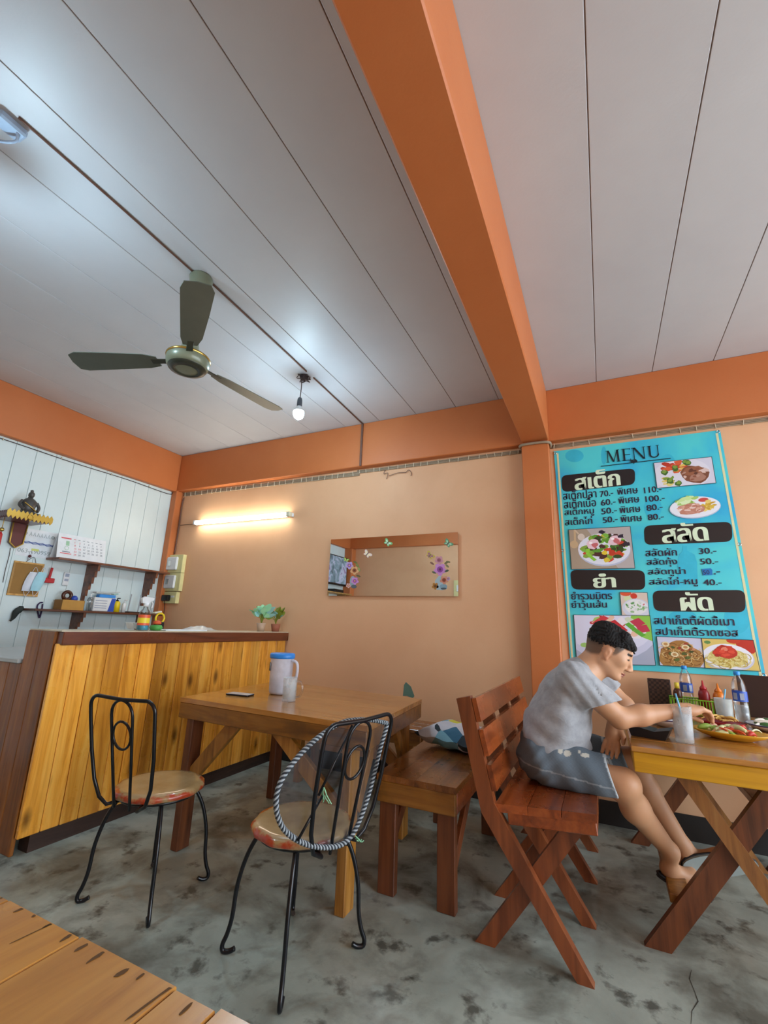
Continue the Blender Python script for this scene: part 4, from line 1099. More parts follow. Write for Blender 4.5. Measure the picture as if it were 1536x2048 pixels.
# cushion on the bench
def floral():
    m, nt, b = _nt('floral_cloth'); v = coords(nt, rnd=False)
    vo = N(nt, 'ShaderNodeTexVoronoi'); vo.inputs['Scale'].default_value = 11; L(nt, v, vo.inputs['Vector'])
    sp = N(nt, 'ShaderNodeSeparateColor'); L(nt, vo.outputs['Color'], sp.inputs[0])
    r = N(nt, 'ShaderNodeValToRGB'); r.color_ramp.interpolation = 'CONSTANT'; L(nt, sp.outputs[0], r.inputs[0])
    e = r.color_ramp.elements; e[0].color = rgba(hexc('d9dbe4')); e[1].position = .3; e[1].color = rgba(hexc('7fb6cc'))
    for p, c in ((.45, 'd9d64a'), (.55, 'cfd4e0'), (.7, '3a7090'), (.78, 'b8aed0'), (.9, '2c3a44')):
        x = e.new(p); x.color = rgba(hexc(c))
    L(nt, r.outputs[0], b.inputs['Base Color']); b.inputs['Roughness'].default_value = .85
    bump(nt, b, noise(nt, v, 9, 3), .5, .02); MATS['floral_cloth'] = m
floral()
pc = MB(); pc.smooth = True; n = 14; W_, D_, H_ = .21, .17, .07
for sgn in (1, -1):
    o = len(pc.v)
    for i in range(n + 1):
        for j in range(n + 1):
            u, v = i / n * 2 - 1, j / n * 2 - 1
            pin = 1 - .1 * (1 - abs(u)) * abs(v) - .0; pin2 = 1 - .1 * (1 - abs(v)) * abs(u)
            h = max(0, (1 - u ** 4) * (1 - v ** 4)) ** .6
            pc.v.append((u * W_ * pin2, v * D_ * pin, .062 + sgn * H_ * h * (.8 if sgn < 0 else 1) + .006 * math.sin(9 * u + 2 * v)))
    for i in range(n):
        for j in range(n): pc.face([o + i * (n + 1) + j, o + (i + 1) * (n + 1) + j, o + (i + 1) * (n + 1) + j + 1, o + i * (n + 1) + j + 1])
solo('cushion', pc, 'floral_cloth', 'floral patterned cushion lying on the low plank bench', 'cushion', (-.84, 2.88, .506), math.radians(-20))
# ------------------------------------------------------------------ on the man's table
Z2 = .7532
def T2(px, py): 
    p = pix(px, py, 2, Z2); return (p.x, p.y, Z2)
def tumbler(label, loc, r, h, fill, straw, lean, glass='clear_glass', liquid='ice_water'):
    t = thing('drinking_glass', label, 'glass', loc)
    MB().lathe([(.0, 0), (r * .86, 0), (r * .88, .005), (r, h), (r * .95, h), (r * .84, .014), (.0, .012)], n=24, cap=False).build('body', glass, t)
    MB().lathe([(.0, .0135), (r * .82, .0155), (r * (.83 + .1 * fill), h * fill), (.0, h * fill + .0005)], n=20).build('water', liquid, t)
    random.seed(int(h * 1e4))
    for i in range(4):
        MB().box((random.uniform(-.012, .012), random.uniform(-.012, .012), h * fill * (.3 + .2 * i)), (.02, .02, .018), Rz(random.random() * 3) @ Rx(random.random()), .004).build('ice_cube', 'ice_block', t)
    if straw: MB().tube([(-lean * .3, 0, .016), (lean * .25, 0, h), (lean * .6, 0, h + .05)], .004, 8).build('straw', 'straw_blue', t)
    return t
tumbler('frosty glass of iced water with a blue straw near the table corner', T2(1370, 1484), .04, .148, .78, True, -.025, 'frosted_glass')
tumbler('misted glass with a blue straw beside the right water bottle', T2(1452, 1446), .042, .125, .55, True, .03, 'misted_glass')
def water_bottle(label, loc, rz, full):
    t = thing('water_bottle', label, 'bottle', loc, rz, 'plastic water bottles with blue caps')
    r = .034
    MB().lathe([(.0, .004), (.024, 0), (r, .008), (r, .05), (r * .96, .055), (r, .06), (r, .10), (r * .97, .105), (r, .11), (r, .175), (r * .92, .2), (r * .7, .225), (.014, .243), (.0125, .262), (.0, .262)], n=24, cap=False).build('body', 'bottle_plastic', t)
    MB().lathe([(.0, .006), (.03, .01), (.0315, full), (.0, full + .0005)], n=20).build('water', 'ice_water', t)
    MB().lathe([(r + .0006, .112), (r + .0006, .165)], n=24, cap=False).build('label', 'label_blue', t)
    for a in (-2.1, -1.2):
        MB().box((math.cos(a) * (r + .001), math.sin(a) * (r + .001), .138), (.0012, .02, .035), Rz(a), .0004).build('label_print', 'label_grey', t)
    MB().lathe([(.0145, .248), (.0155, .25), (.0155, .266), (.013, .269), (.0, .269)], n=18).build('cap', 'cap_blue', t)
    return t
wb1 = T2(1369, 1420)
water_bottle('plastic water bottle with blue cap behind the green basket', (wb1[0] + .02, 3.525, Z2), .2, .08)
water_bottle('half-full plastic water bottle with blue cap at the right, before a brown menu', T2(1488, 1446), -.3, .09)
bk = T2(1393, 1428)
bs = thing('sauce_basket', 'lime green plastic basket holding the sauce bottles', 'basket', (bk[0] + .02, 3.42, Z2), math.radians(-4))
for z in (.004, .085): MB().tube([(.15, .06, z), (-.15, .06, z), (-.15, -.06, z), (.15, -.06, z)], .004, 6, True).build('rim', 'lime_plastic', bs)
MB().box((0, 0, .003), (.3, .12, .004)).build('bottom', 'lime_plastic', bs)
_s = MB().box((0, 0, .045), (.005, .003, .08)).mesh('slat')
for i in range(21):
    for y in (-.06, .06):
        o = put('slat', _s, 'lime_plastic', bs); o.location = (-.145 + i * .0145, y, 0)
for i in range(8):
    for x in (-.15, .15):
        o = put('slat', _s, 'lime_plastic', bs); o.location = (x, -.052 + i * .0149, 0); o.rotation_euler = (0, 0, PI / 2)
def sauce(name, label, dx, dy, h, r, mat, cap, nozzle):
    t = thing(name, label, 'bottle', (bk[0] + .02 + dx, 3.42 + dy, Z2 + .0065))
    MB().lathe([(.0, 0), (r, 0), (r, h * .62), (r * .85, h * .72), (r * .55, h * .8), (.0, h * .8)], n=20).build('body', mat, t)
    if nozzle: MB().lathe([(r * .62, h * .79), (r * .6, h * .84), (.007, h * .93), (.003, h * 1.08), (.0, h * 1.08)], n=16).build('nozzle', cap, t)
    else: MB().lathe([(r * .5, h * .79), (r * .5, h), (.0, h)], n=16).build('cap', cap, t)
    return t
sauce('sauce_bottle', 'small dark brown sauce bottle with a yellow cap in the basket', -.105, .01, .165, .024, 'sauce_brown', 'cap_yellow', False)
sauce('squeeze_bottle', 'dark red ketchup squeeze bottle in the green basket', .028, .0, .175, .03, 'sauce_red', 'cap_red', True)
sauce('squeeze_bottle', 'orange chilli sauce squeeze bottle in the green basket', .1, -.005, .165, .031, 'sauce_orange', 'sauce_orange', True)
# menu folders
def weave():
    m, nt, b = _nt('woven_brown'); ck = N(nt, 'ShaderNodeTexChecker'); ck.inputs['Scale'].default_value = 70
    L(nt, coords(nt, rnd=False), ck.inputs['Vector']); ck.inputs[1].default_value = rgba(hexc('4a3228')); ck.inputs[2].default_value = rgba(hexc('241815'))
    L(nt, ck.outputs[0], b.inputs['Base Color']); b.inputs['Roughness'].default_value = .5; MATS['woven_brown'] = m
weave()
def folder(label, p, w, h, lean, mat, rz):
    t = thing('menu_folder', label, 'menu', p, rz)
    MB().box((0, -.012, h / 2), (w, .006, h), Rx(-lean * .4), .002).build('cover', mat, t)
    MB().box((0, .03, h / 2), (w, .006, h), Rx(lean), .002).build('cover', mat, t)
    return t
folder('dark woven menu stand by the wall behind the forearm of the man', (Q(1322, 1400, 3.5).x, 3.52, Z2 + .004), .125, .175, .12, 'woven_brown', -.15)
folder('large dark brown menu folder standing behind the right water bottle', (.80, 3.49, Z2 + .004), .2, .235, .12, 'menu_brown', -.25)
# plates and food
def oval_plate(name, label, loc, rx, ry, hgt, mat, rz=0, rim=None, cat='plate'):
    t = thing(name, label, cat, loc, rz)
    MB().lathe([(.0, .003), (.5, .0), (.55, .003), (.8, hgt * .5), (1.0, hgt), (.985, hgt + .003), (.78, hgt * .5 + .004), (.5, .007), (.0, .008)], n=36, cap=False).build('dish', mat, t)
    d = t.children[0]
    for v in d.data.vertices: v.co.x *= rx; v.co.y *= ry
    if rim:
        MB().tube([(rx * math.cos(2 * PI * k / 36), ry * math.sin(2 * PI * k / 36), hgt + .001) for k in range(36)], .003, 5, True).build('rim', rim, t)
    return t
def blade_strip(m, c, ln, w, a, bend_, z):
    d = Vector((math.cos(a), math.sin(a), 0)); s_ = Vector((-d.y, d.x, 0)); pts = []
    for i in range(6):
        t = i / 5 - .5; pts.append(Vector(c) + d * ln * t + Vector((0, 0, z + bend_ * (1 - (2 * t) ** 2))))
    m.tube(pts, [w * (.4 + .6 * (1 - abs(i / 5 - .5) * 2) + .15) for i in range(6)], 6)
for n_, c_ in (('carrot', 'd8562a'), ('lettuce', '8fae4a'), ('lettuce_pale', 'd3d8a0'), ('papaya', 'e0a878'), ('prawn_pink', 'dba58a'), ('cabbage', 'd9d9b0'), ('fries', 'd8b060'), ('tomato', 'c0392b'), ('herb', '3f6a34'), ('noodle_white', 'e4dfd2')): plain(n_, c_, .4)
yp = T2(1463, 1478)
P1 = oval_plate('oval_plate', 'yellow oval plate piled with salad on the table with the yellow apron', yp, .15, .095, .032, 'plate_yellow', math.radians(-8))
random.seed(9)
def pile(parent, spec, ax, ay, z0):
    for nm, mat, cnt, ln, w in spec:
        for i in range(cnt):
            m = MB(); a = random.uniform(0, 6.28); r = math.sqrt(random.random())
            c = (ax * r * math.cos(a), ay * r * math.sin(a), 0)
            blade_strip(m, c, random.uniform(.7, 1.2) * ln, w, random.uniform(-1, 1), random.uniform(.0, .015), z0 + random.uniform(0, .018) + .012 * (1 - r))
            m.build(nm, mat, parent)
pile(P1, (('lettuce_leaf', 'lettuce', 5, .07, .014), ('lettuce_leaf', 'lettuce_pale', 8, .08, .012), ('carrot_strip', 'carrot', 9, .06, .005), ('papaya_strip', 'papaya', 8, .07, .007), ('prawn', 'prawn_pink', 4, .06, .011), ('onion_strip', 'cabbage', 6, .08, .004), ('tomato_slice', 'tomato', 3, .04, .01)), .095, .055, .022)
rp = T2(1432, 1452)
P2 = oval_plate('oval_plate', 'dark red plate with a heap of thin fries under the hand of the man', (rp[0] + .02, rp[1] + .02, Z2), .115, .07, .022, 'plate_red', math.radians(-10))
pile(P2, (('fry', 'fries', 22, .085, .0045),), .06, .03, .022)
wp = T2(1530, 1462)
P3 = oval_plate('round_plate', 'white plate with a purple rim and leafy noodles at the right edge', (wp[0] + .035, wp[1] + .02, Z2), .105, .105, .028, 'plate_white', 0, 'rim_purple')
pile(P3, (('noodle', 'noodle_white', 14, .09, .006), ('herb_leaf', 'herb', 5, .05, .01)), .06, .06, .024)
pp = T2(1368, 1462)
P4 = oval_plate('soup_plate', 'white plate with a purple underside beneath the forearm of the man', (pp[0] - .055, pp[1] + .1, Z2), .095, .095, .036, 'plate_white', 0, 'rim_purple')
pile(P4, (('herb_leaf', 'dark_cloth', 3, .05, .014),), .04, .04, .026)
bp_ = T2(1320, 1478)
pz = MB(); pz.smooth = False
pz.prism([(-.075, .0), (.06, .0), (.082, .045), (.02, .03), (-.03, .038), (-.09, .052)], lambda p, d: (p[0], -.045 + d * 1, p[1]), .1)
solo('black_pouch', pz, 'pouch_black', 'open black pouch on the corner of the brown table before the man', 'pouch', (bp_[0] - .03, bp_[1] + .03, Z2), math.radians(-14))

# ------------------------------------------------------------------ on the counter
CZ = 1.1125
def Cc(px, x): 
    p = pix(px, 1262, 0, x); return (x, p.y, CZ)
sp_ = thing('spray_bottle', 'clear spray bottle with yellow and red label and blue liquid on the counter', 'bottle', Cc(284, -2.86))
MB().lathe([(.0, 0), (.036, 0), (.038, .006), (.038, .10), (.033, .125), (.017, .145), (.0145, .165), (.0, .165)], n=22, cap=False).build('body', 'bottle_plastic', sp_)
MB().lathe([(.0, .003), (.0345, .004), (.0345, .045), (.0, .0455)], n=20).build('liquid', 'spray_blue', sp_)
for z0, z1, mt in ((.035, .05, 'label_orange'), (.05, .085, 'label_yellow'), (.085, .105, 'label_orange')): MB().lathe([(.0386, z0), (.0386, z1)], n=22, cap=False).build('label', mt, sp_)
MB().lathe([(.017, .16), (.018, .182), (.0, .182)], n=16).build('collar', 'white_plastic', sp_)
MB().prism([(-.035, .182), (.018, .182), (.03, .2), (.05, .205), (.05, .222), (-.02, .228), (-.042, .215)], lambda p, d: (-.009 + d, p[0], p[1]), .018).build('spray_head', 'white_plastic', sp_)
MB().tube(spline([(0, .034, .2), (0, .05, .18), (0, .045, .15)], 4), .0045, 6).build('trigger', 'white_plastic', sp_)
bl_o = Cc(311, -2.9)
solo('sponge_ball', MB().lathe([(.0, 0), (.034, .0), (.044, .018), (.036, .036), (.0, .04)], n=20), 'green_ball', 'green rounded sponge beside the spray bottle on the counter', 'sponge', bl_o)
solo('sponge_ball', MB().lathe([(.0, 0), (.026, .002), (.03, .012), (.02, .026), (.0, .03)], n=20), 'orange_ball', 'orange sponge lying on top of the green sponge', 'sponge', (bl_o[0], bl_o[1] + .002, CZ + .0405))
td = thing('tape_dispenser', 'yellow and black tape dispenser behind the spray bottle', 'dispenser', (-2.985, Cc(316, -2.985)[1], CZ))
MB().tube([(0, .036 * math.cos(2 * PI * k / 24), .085 + .036 * math.sin(2 * PI * k / 24)) for k in range(24)], .007, 8, True).build('tape_roll', 'yellow_bottle', td)
MB().box((0, .0, .03), (.035, .07, .06), None, .006).build('stand', 'tv_black', td)
MB().box((0, -.03, .128), (.03, .06, .01), Rx(.2), .003).build('cutter', 'off_white', td)
nb = MB(); nb.smooth = True; n = 10; random.seed(4)
zz_ = [[.004 + .035 * max(0, math.sin(PI * i / n) * math.sin(PI * j / n)) * random.uniform(.5, 1.3) for j in range(n + 1)] for i in range(n + 1)]
for i in range(n + 1):
    for j in range(n + 1): nb.v.append(((i / n - .5) * .15, (j / n - .5) * .3, zz_[i][j]))
for i in range(n):
    for j in range(n): nb.face([i * (n + 1) + j, (i + 1) * (n + 1) + j, (i + 1) * (n + 1) + j + 1, i * (n + 1) + j + 1])
c_ = Cc(398, -2.9)
solo('plastic_bag', nb, 'plastic_bag', 'crumpled clear plastic bag on the counter', 'bag', (c_[0], c_[1], CZ))
solo('newspaper', MB().bb(-.09, .09, -.2, .18, 0, .008, .002), 'paper', 'folded paper lying flat on the counter before the plastic bag', 'paper', (-2.9, Cc(360, -2.9)[1], CZ))
for i, (px, x) in enumerate(((258, -2.97), (272, -2.95))):
    o = MB().box((0, 0, .026), (.07, .003, .05), Rx(.5 + .1 * i), .0005)
    q = Cc(px, x); solo('card', o, 'paper', ('leftmost leaning white card' if i == 0 else 'white card nearest the spray bottle') + ' on the counter', 'card', (q[0], q[1], CZ + .003))
def leaf(m, base, tip, w, droop=.02, fold=.006):
    a, b = Vector(base), Vector(tip); d = b - a; s_ = d.cross(Vector((0, 0, 1))); s_ = s_.normalized() if s_.length > 1e-6 else Vector((1, 0, 0))
    s_ = Matrix.Rotation(random.uniform(-1.2, 1.2), 3, d.normalized()) @ s_
    o = len(m.v); K = 5
    for i in range(K + 1):
        t = i / K; c = a.lerp(b, t) - Vector((0, 0, droop * t * t)); ww = w * math.sin(PI * min(1, t * .93 + .05)) ** .8 * (1.15 - .4 * t)
        for sgn in (-1, 0, 1): m.v.append(tuple(c + s_ * ww * sgn + Vector((0, 0, fold * abs(sgn)))))
    for i in range(K):
        for j in range(2): m.face([o + i * 3 + j, o + i * 3 + j + 1, o + (i + 1) * 3 + j + 1, o + (i + 1) * 3 + j])
def potted(label, loc, pot, pr, ph_, mats, nleaf, hgt, spread, seed):
    t = thing('potted_plant', label, 'plant', loc); random.seed(seed)
    MB().lathe([(.0, 0), (pr * .72, 0), (pr, ph_), (pr * .92, ph_), (pr * .85, ph_ * .85), (.0, ph_ * .85)], n=20, cap=False).build('pot', pot, t)
    for i in range(nleaf):
        a = random.uniform(0, 6.28); h = hgt * random.uniform(.45, 1); r = spread * random.uniform(.3, 1)
        b = Vector((r * .4 * math.cos(a), r * .4 * math.sin(a), ph_ + h * .5)); e = Vector((r * math.cos(a), r * math.sin(a), ph_ + h))
        sm = MB().tube(spline([(0, 0, ph_ * .85), (b.x * .4, b.y * .4, ph_ + h * .4), b], 4), .002, 5).build('stem', 'leaf_olive', t)
        m = MB(); m.smooth = True; leaf(m, b, e, random.uniform(.026, .042)); m.build('leaf', random.choice(mats), t)
    return t
potted('small mint green leafy plant in a clear pot at the counter end', (-2.87, Cc(521, -2.87)[1], CZ), 'pot_clear', .042, .075, ['leaf_mint', 'leaf_teal', 'leaf_mint'], 34, .19, .125, 31)
potted('small olive green plant in a terracotta pot by the wall', (-2.81, 3.52, CZ), 'terracotta', .045, .07, ['leaf_olive', 'leaf_teal', 'leaf_olive'], 20, .18, .12, 8)
# ------------------------------------------------------------------ on and against the white board wall
WX = XL + .001
def Wl(px, py, x=WX): return pix(px, py, 0, x)
# two shelves on stepped brackets
def wall_shelf(label, y0, y1, z, depth, brk, blen, ax):
    t = thing('wall_shelf', label, 'shelf', (WX, (y0 + y1) / 2, z)); ym = (y0 + y1) / 2
    MB().bb(0, depth, y0 - ym, y1 - ym, 0, .02, .003).build('board', 'shelf_wood', t)
    for yb in brk:
        st = 6; X0 = depth * .92; pr = [(0, -.001), (X0, -.001)]; zp = -.001
        for i in range(st):
            x = X0 - (X0 - .03) * i / (st - 1); z0 = -blen * (i + 1) / st
            pr += [(x, z0)] if i == 0 else [(x, zp), (x, z0)]
            zp = z0
        pr += [(0, -blen)]
        MB().prism(pr, lambda p, d: (p[0], yb - ym - .012 + d, p[1]), .024).build('bracket', 'shelf_wood', t)
    return t
ya, yb_ = Wl(166, 1150).y, Wl(285, 1170).y
wall_shelf('upper dark wooden wall shelf under the calendar on the white boards', 2.36, 3.55, 1.682, .2, (ya + .03, yb_ + .02), .36, 0)
wall_shelf('lower dark wooden wall shelf crowded with bottles and packets', 2.26, 3.55, 1.222, .2, (ya - .02, yb_ + .0), .26, 0)
SZ1, SZ2 = 1.7025, 1.2425
# calendar leaning on the upper shelf
cal_o = Vector((WX + .12, 0, 0)); q0, q1 = Wl(112, 1115, WX + .14), Wl(210, 1121, WX + .14)
cy0, cy1 = q0.y, q1.y; ch = .235
cal = thing('desk_calendar', 'white desk calendar with red and grey dates standing on the upper shelf', 'calendar', (WX + .14, (cy0 + cy1) / 2, SZ1 + .001))
hw = (cy1 - cy0) / 2
Rc = Ry(-.18)
MB().box(Rc @ Vector((0, 0, ch / 2)), (.003, hw * 2, ch), Rc).build('page', 'paper', cal)
MB().box(Ry(.25) @ Vector((0, 0, ch / 2)) + Vector((-.105, 0, 0)), (.003, hw * 2, ch * .98), Ry(.25)).build('back_page', 'paper', cal)
plain('cal_red', 'd8636c', .6); plain('cal_grey', '7a8a96', .6); plain('cal_green', '9cc8a8', .6); plain('pencil_grey', '9aa7a8', .7); plain('ink_blue', '6a7aae', .6); plain('note_yellow', 'd6dc7c', .6)
def cal_txt(s_, u, v, h, mat, b=.02):
    org = Rc @ Vector((.0022, -hw + u * 2 * hw, ch * v)); lettering('lettering', s_, mat, org, Rc @ Vector((0, 1, 0)), Rc @ Vector((0, 0, 1)), None, h, cal, b)
for d in range(31):
    r, c = divmod(d, 7)
    cal_txt(str(d + 1), .33 + c * .092, .66 - r * .125, .017, 'cal_red' if c == 0 or d in (1, 15) else 'cal_grey')
for k in range(7):
    o = Rc @ Vector((.0022, -hw + (.33 + k * .092) * 2 * hw, ch * .82)); MB().box(o, (.0004, .02, .005), Rc).build('weekday', 'cal_red' if k == 0 else 'cal_grey', cal)
for u, v, w, h, mt in ((.06, .82, .09, .012, 'cal_red'), (.16, .62, .03, .045, 'cal_green'), (.1, .27, .07, .008, 'cal_grey'), (.06, .2, .1, .008, 'cal_red')):
    o = Rc @ Vector((.0022, -hw + (u * 2 * hw) + w / 2, ch * v)); MB().box(o, (.0004, w, h), Rc).build('printed_mark', mt, cal)
o = Rc @ Vector((.003, -hw + .18 * 2 * hw, ch * .42)); MB().tube([o + Rc @ Vector((0, .018 * math.cos(2 * PI * k / 16), .018 * math.sin(2 * PI * k / 16))) for k in range(16)], .0015, 4, True).build('printed_mark', 'cal_green', cal)
# paper sign with a telephone number
a, b, c = Wl(42, 1056), Wl(118, 1068), Wl(36, 1108)
sg = thing('paper_sign', 'white handwritten paper sign with a crossed-out line and a phone number', 'sign', (WX, (a.y + b.y) / 2, (a.z + c.z) / 2))
hw2, hh2 = (b.y - a.y) / 2, (a.z - c.z) / 2 + .01
MB().bb(.0005, .0015, -hw2, hw2, -hh2, hh2).build('paper', 'paper', sg)
lettering('lettering', '063-1909599', 'pencil_grey', (.002, -hw2 * .93, -hh2 * .75), (0, 1, 0), (0, 0, 1), hw2 * 1.85, .035, sg, .01)
sc_ = MB(); random.seed(2)
for i in range(3): sc_.tube([(.002, -hw2 * .85 + 2 * hw2 * .85 * k / 14, .012 * (i - 1) * .5 + .004 * math.sin(k * 2.1 + i)) for k in range(15)], .0035, 4)
sc_.build('crossed_out_line', 'ink_blue', sg)
for y in (-hw2 * .72, hw2 * .72): MB().tube([(.002, y + .012 * math.cos(2 * PI * k / 12), hh2 * .62 + .012 * math.sin(2 * PI * k / 12)) for k in range(12)], .003, 4, True).build('drawn_flower', 'pencil_grey', sg)
ww = MB()
for k in range(6): ww.tube([(.002, -hw2 * .5 + hw2 * .19 * k, hh2 * .5), (.002, -hw2 * .46 + hw2 * .19 * k, hh2 * .78), (.002, -hw2 * .38 + hw2 * .19 * k, hh2 * .5)], .002, 4)
ww.build('handwriting', 'pencil_grey', sg)
p = Wl(70, 1100); MB().bb(.0016, .0022, p.y - sg.location.y - .03, p.y - sg.location.y + .03, p.z - sg.location.z - .01, p.z - sg.location.z + .01).build('highlighter_mark', 'note_yellow', sg)
# altar shelf with gilded edge
fx = WX + .27
f0, f1 = pix(20, 1025, 0, fx), pix(101, 1040, 0, fx)
al = thing('altar_shelf', 'dark red altar shelf with gilded saw-tooth edging on the white wall', 'shelf', (WX, (f0.y + f1.y) / 2, f0.z))
hw3 = (f1.y - f0.y) / 2
MB().bb(0, .265, -hw3 + .006, hw3 - .006, -.03, .005, .002).build('board', 'dark_red', al)
def saw(x_or_y, along, n_):
    pr = []
    for i in range(n_ * 2 + 1): pr.append((-1 + i / n_, .04 if i % 2 else .016))
    for i in range(n_ * 2, -1, -1): pr.append((-1 + i / n_, -.042 if i % 2 else -.016))
    return pr
MB().prism(saw(0, 0, 11), lambda p, d: (.266 + d, p[0] * (hw3 + .02), p[1]), .006).build('gilded_edge', 'gold', al)
MB().prism(saw(0, 0, 9), lambda p, d: (.135 + p[0] * .13, -hw3 - .001 + d, p[1] * .8), .006).build('side_edge', 'dark_red', al)
MB().tube([(.274, .02 * math.cos(2 * PI * k / 14), .02 * math.sin(2 * PI * k / 14) - .005) for k in range(14)], .006, 5, True).build('medallion', 'gold', al)
pb0, pb1 = Wl(30, 1040, WX + .03), Wl(20, 1094, WX + .03)
py_ = (pb0.y + pb1.y) / 2 + .04 - al.location.y; zl = pb1.z - al.location.z
MB().prism([(-.055, -.032), (.055, -.032), (.05, zl + .04), (0, zl), (-.05, zl + .04)], lambda p, d: (.004 + d, py_ + p[0], p[1]), .03).build('backing_panel', 'dark_red', al)
MB().tube([(.038, py_ + u, z) for u, z in ((-.055, -.035), (-.05, zl + .04), (0, zl), (.05, zl + .04), (.055, -.035))], .006, 6).build('panel_edge', 'gold', al)
# seated figurine on the altar
fg = thing('figurine', 'dark seated figurine on the gilded altar shelf', 'figurine', (WX + .15, pix(58, 1010, 0, WX + .15).y, al.location.z + .0055), 0)
s_ = MB(); s_.smooth = True
s_.sphere((0, 0, .035), .05, 16, 10, (1.0, 1.5, .7)); s_.sphere((.035, -.055, .025), .028, 12, 8, (1.3, 1, .8)); s_.sphere((.035, .055, .025), .028, 12, 8, (1.3, 1, .8))
s_.lathe([(.045, .04), (.04, .09), (.05, .14), (.03, .165), (.016, .175), (.016, .183)], n=16, sy=1.2); s_.build('body', 'bronze', fg)
h_ = MB(); h_.smooth = True; h_.sphere((.004, 0, .204), .026, 14, 10, (1, .9, 1.15)); h_.sphere((.0, 0, .238), .013, 10, 8); h_.build('head', 'bronze', fg)
MB().tube(spline([(0, -.055, .145), (.01, -.075, .1), (.045, -.05, .06)], 5), .013, 8).build('arm', 'bronze', fg)
MB().tube(spline([(0, .055, .145), (.01, .075, .1), (.045, .05, .06)], 5), .013, 8).build('arm', 'bronze', fg)
MB().tube(spline([(.03, -.05, .125), (.045, 0, .09), (.04, .045, .06)], 5), .006, 6).build('sash', 'brass', fg)
sg2 = solo('figurine', MB().lathe([(.0, 0), (.022, 0), (.024, .02), (.014, .035), (.016, .05), (.008, .065), (.0, .068)], n=14), 'label_grey', 'tiny pale figurine beside the seated one on the altar shelf', 'figurine', (WX + .1, pix(28, 1010, 0, WX + .1).y, al.location.z + .0055))
# red hanging ornament at the left edge
ho = thing('hanging_ornament', 'red tasselled ornament with a gold bell hanging under the altar', 'ornament', tuple(Wl(8, 1042, WX + .16)))
MB().tube([(0, 0, 0), (0, -.002, -.08)], .003, 5).build('cord', 'gold', ho)
MB().sphere((0, -.002, -.1), .018, 12, 8).build('bell', 'brass', ho)
MB().lathe([(.006, -.12), (.016, -.14), (.018, -.30), (.0, -.302)], (0, -.003, 0), 12).build('tassel', 'brush_red', ho)
ho.location.z = al.location.z - .031
# cork board with masks
c0, c1, c2 = Wl(28, 1121), Wl(88, 1129), Wl(16, 1190)
cw, chh = (c1.y - c0.y) / 2, (c0.z - c2.z) / 2
ck = thing('cork_board', 'small wood-framed cork board hanging on the white wall', 'board', (WX, (c0.y + c1.y) / 2 , (c0.z + c2.z) / 2))
MB().bb(.001, .008, -cw + .012, cw - .012, -chh + .012, chh - .012).build('cork', 'cork', ck)
for y0, y1, z0, z1 in ((-cw, cw, chh - .016, chh), (-cw, cw, -chh, -chh + .016), (-cw, -cw + .016, -chh + .016, chh - .016), (cw - .016, cw, -chh + .016, chh - .016)): MB().bb(.001, .014, y0, y1, z0, z1, .002).build('frame', 'cork_frame', ck)
MB().tube(spline([(.006, -.03, chh), (.012, .02, chh + .05), (.006, .05, chh)], 4), .002, 5).build('hanging_cord', 'wire_dark', ck)
def mask(label, dy, dz, mat, x):
    t = thing('face_mask', label, 'mask', (WX + x, ck.location.y + dy, ck.location.z + dz))
    m = MB(); m.smooth = True; n = 8
    for i in range(n + 1):
        for j in range(n + 1):
            u, v = i / n * 2 - 1, j / n * 2 - 1; m.v.append((.022 * (1 - u * u) * (1 - .5 * v * v) + .003 * (j % 2), u * .045 * (1 - .25 * v * v) + .018 * v, v * .085))
    for i in range(n):
        for j in range(n): m.face([i * (n + 1) + j, (i + 1) * (n + 1) + j, (i + 1) * (n + 1) + j + 1, i * (n + 1) + j + 1])
    m.build('cloth', mat, t)
    for z in (1, -1): MB().tube(spline([(.004, -.02 + .018 * z, .08 * z), (.006, .018 * z, .13 * z), (.004, .03 + .018 * z, .08 * z)], 5), .002, 5).build('ear_loop', 'mask_white', t)
    return t
mask('grey-white face mask hanging over the cork board', .03, -.02, 'mask_white', .02)
mask('light blue face mask hanging at the right corner of the cork board', .085, -.015, 'mask_blue', .046)
ky = thing('key_ring', 'keys with a dark bead hanging above the cork board', 'keys', tuple(Wl(61, 1106)))
MB().tube([(.004, .012 * math.cos(2 * PI * k / 12), .012 * math.sin(2 * PI * k / 12)) for k in range(12)], .002, 5, True).build('ring', 'steel', ky)
MB().sphere((.012, -.005, -.03), .013, 10, 8).build('bead', 'key_bead', ky)
MB().box((.008, -.012, -.055), (.003, .01, .03), Rx(.3)).build('key', 'steel', ky)
rb = thing('scrub_brush', 'red plastic brush hanging on the white boards beside the masks', 'brush', tuple(Wl(96, 1155)))
MB().box((.028, .0, .04), (.014, .022, .1), Rx(-.08), .005).build('handle', 'brush_red', rb)
MB().box((.03, .0, -.028), (.022, .085, .045), None, .006).build('head', 'brush_red', rb)
MB().box((.0095, .0, -.03), (.017, .078, .038)).build('bristles', 'bristle', rb)
rm = thing('thermometer', 'small white digital thermometer on the white boards', 'thermometer', tuple(Wl(131, 1158)))
MB().box((.009, 0, 0), (.016, .055, .125), None, .005).build('case', 'white_plastic', rm)
for z, h in ((.035, .03), (-.01, .022)): MB().box((.0178, 0, z), (.001, .036, h)).build('display', 'label_grey', rm)
gl_ = MB(); gl_.smooth = True
gp = [Wl(40, 1212), Wl(38, 1218), Wl(30, 1224), Wl(24, 1235), Wl(18, 1242)]; g0 = gp[0]
gl_.tube(spline([Vector((.02, q.y - g0.y, q.z - g0.z)) for q in gp], 4), [.008 + .02 * math.sin(PI * min(1, i / 16 + .1)) for i in range(17)], 8)
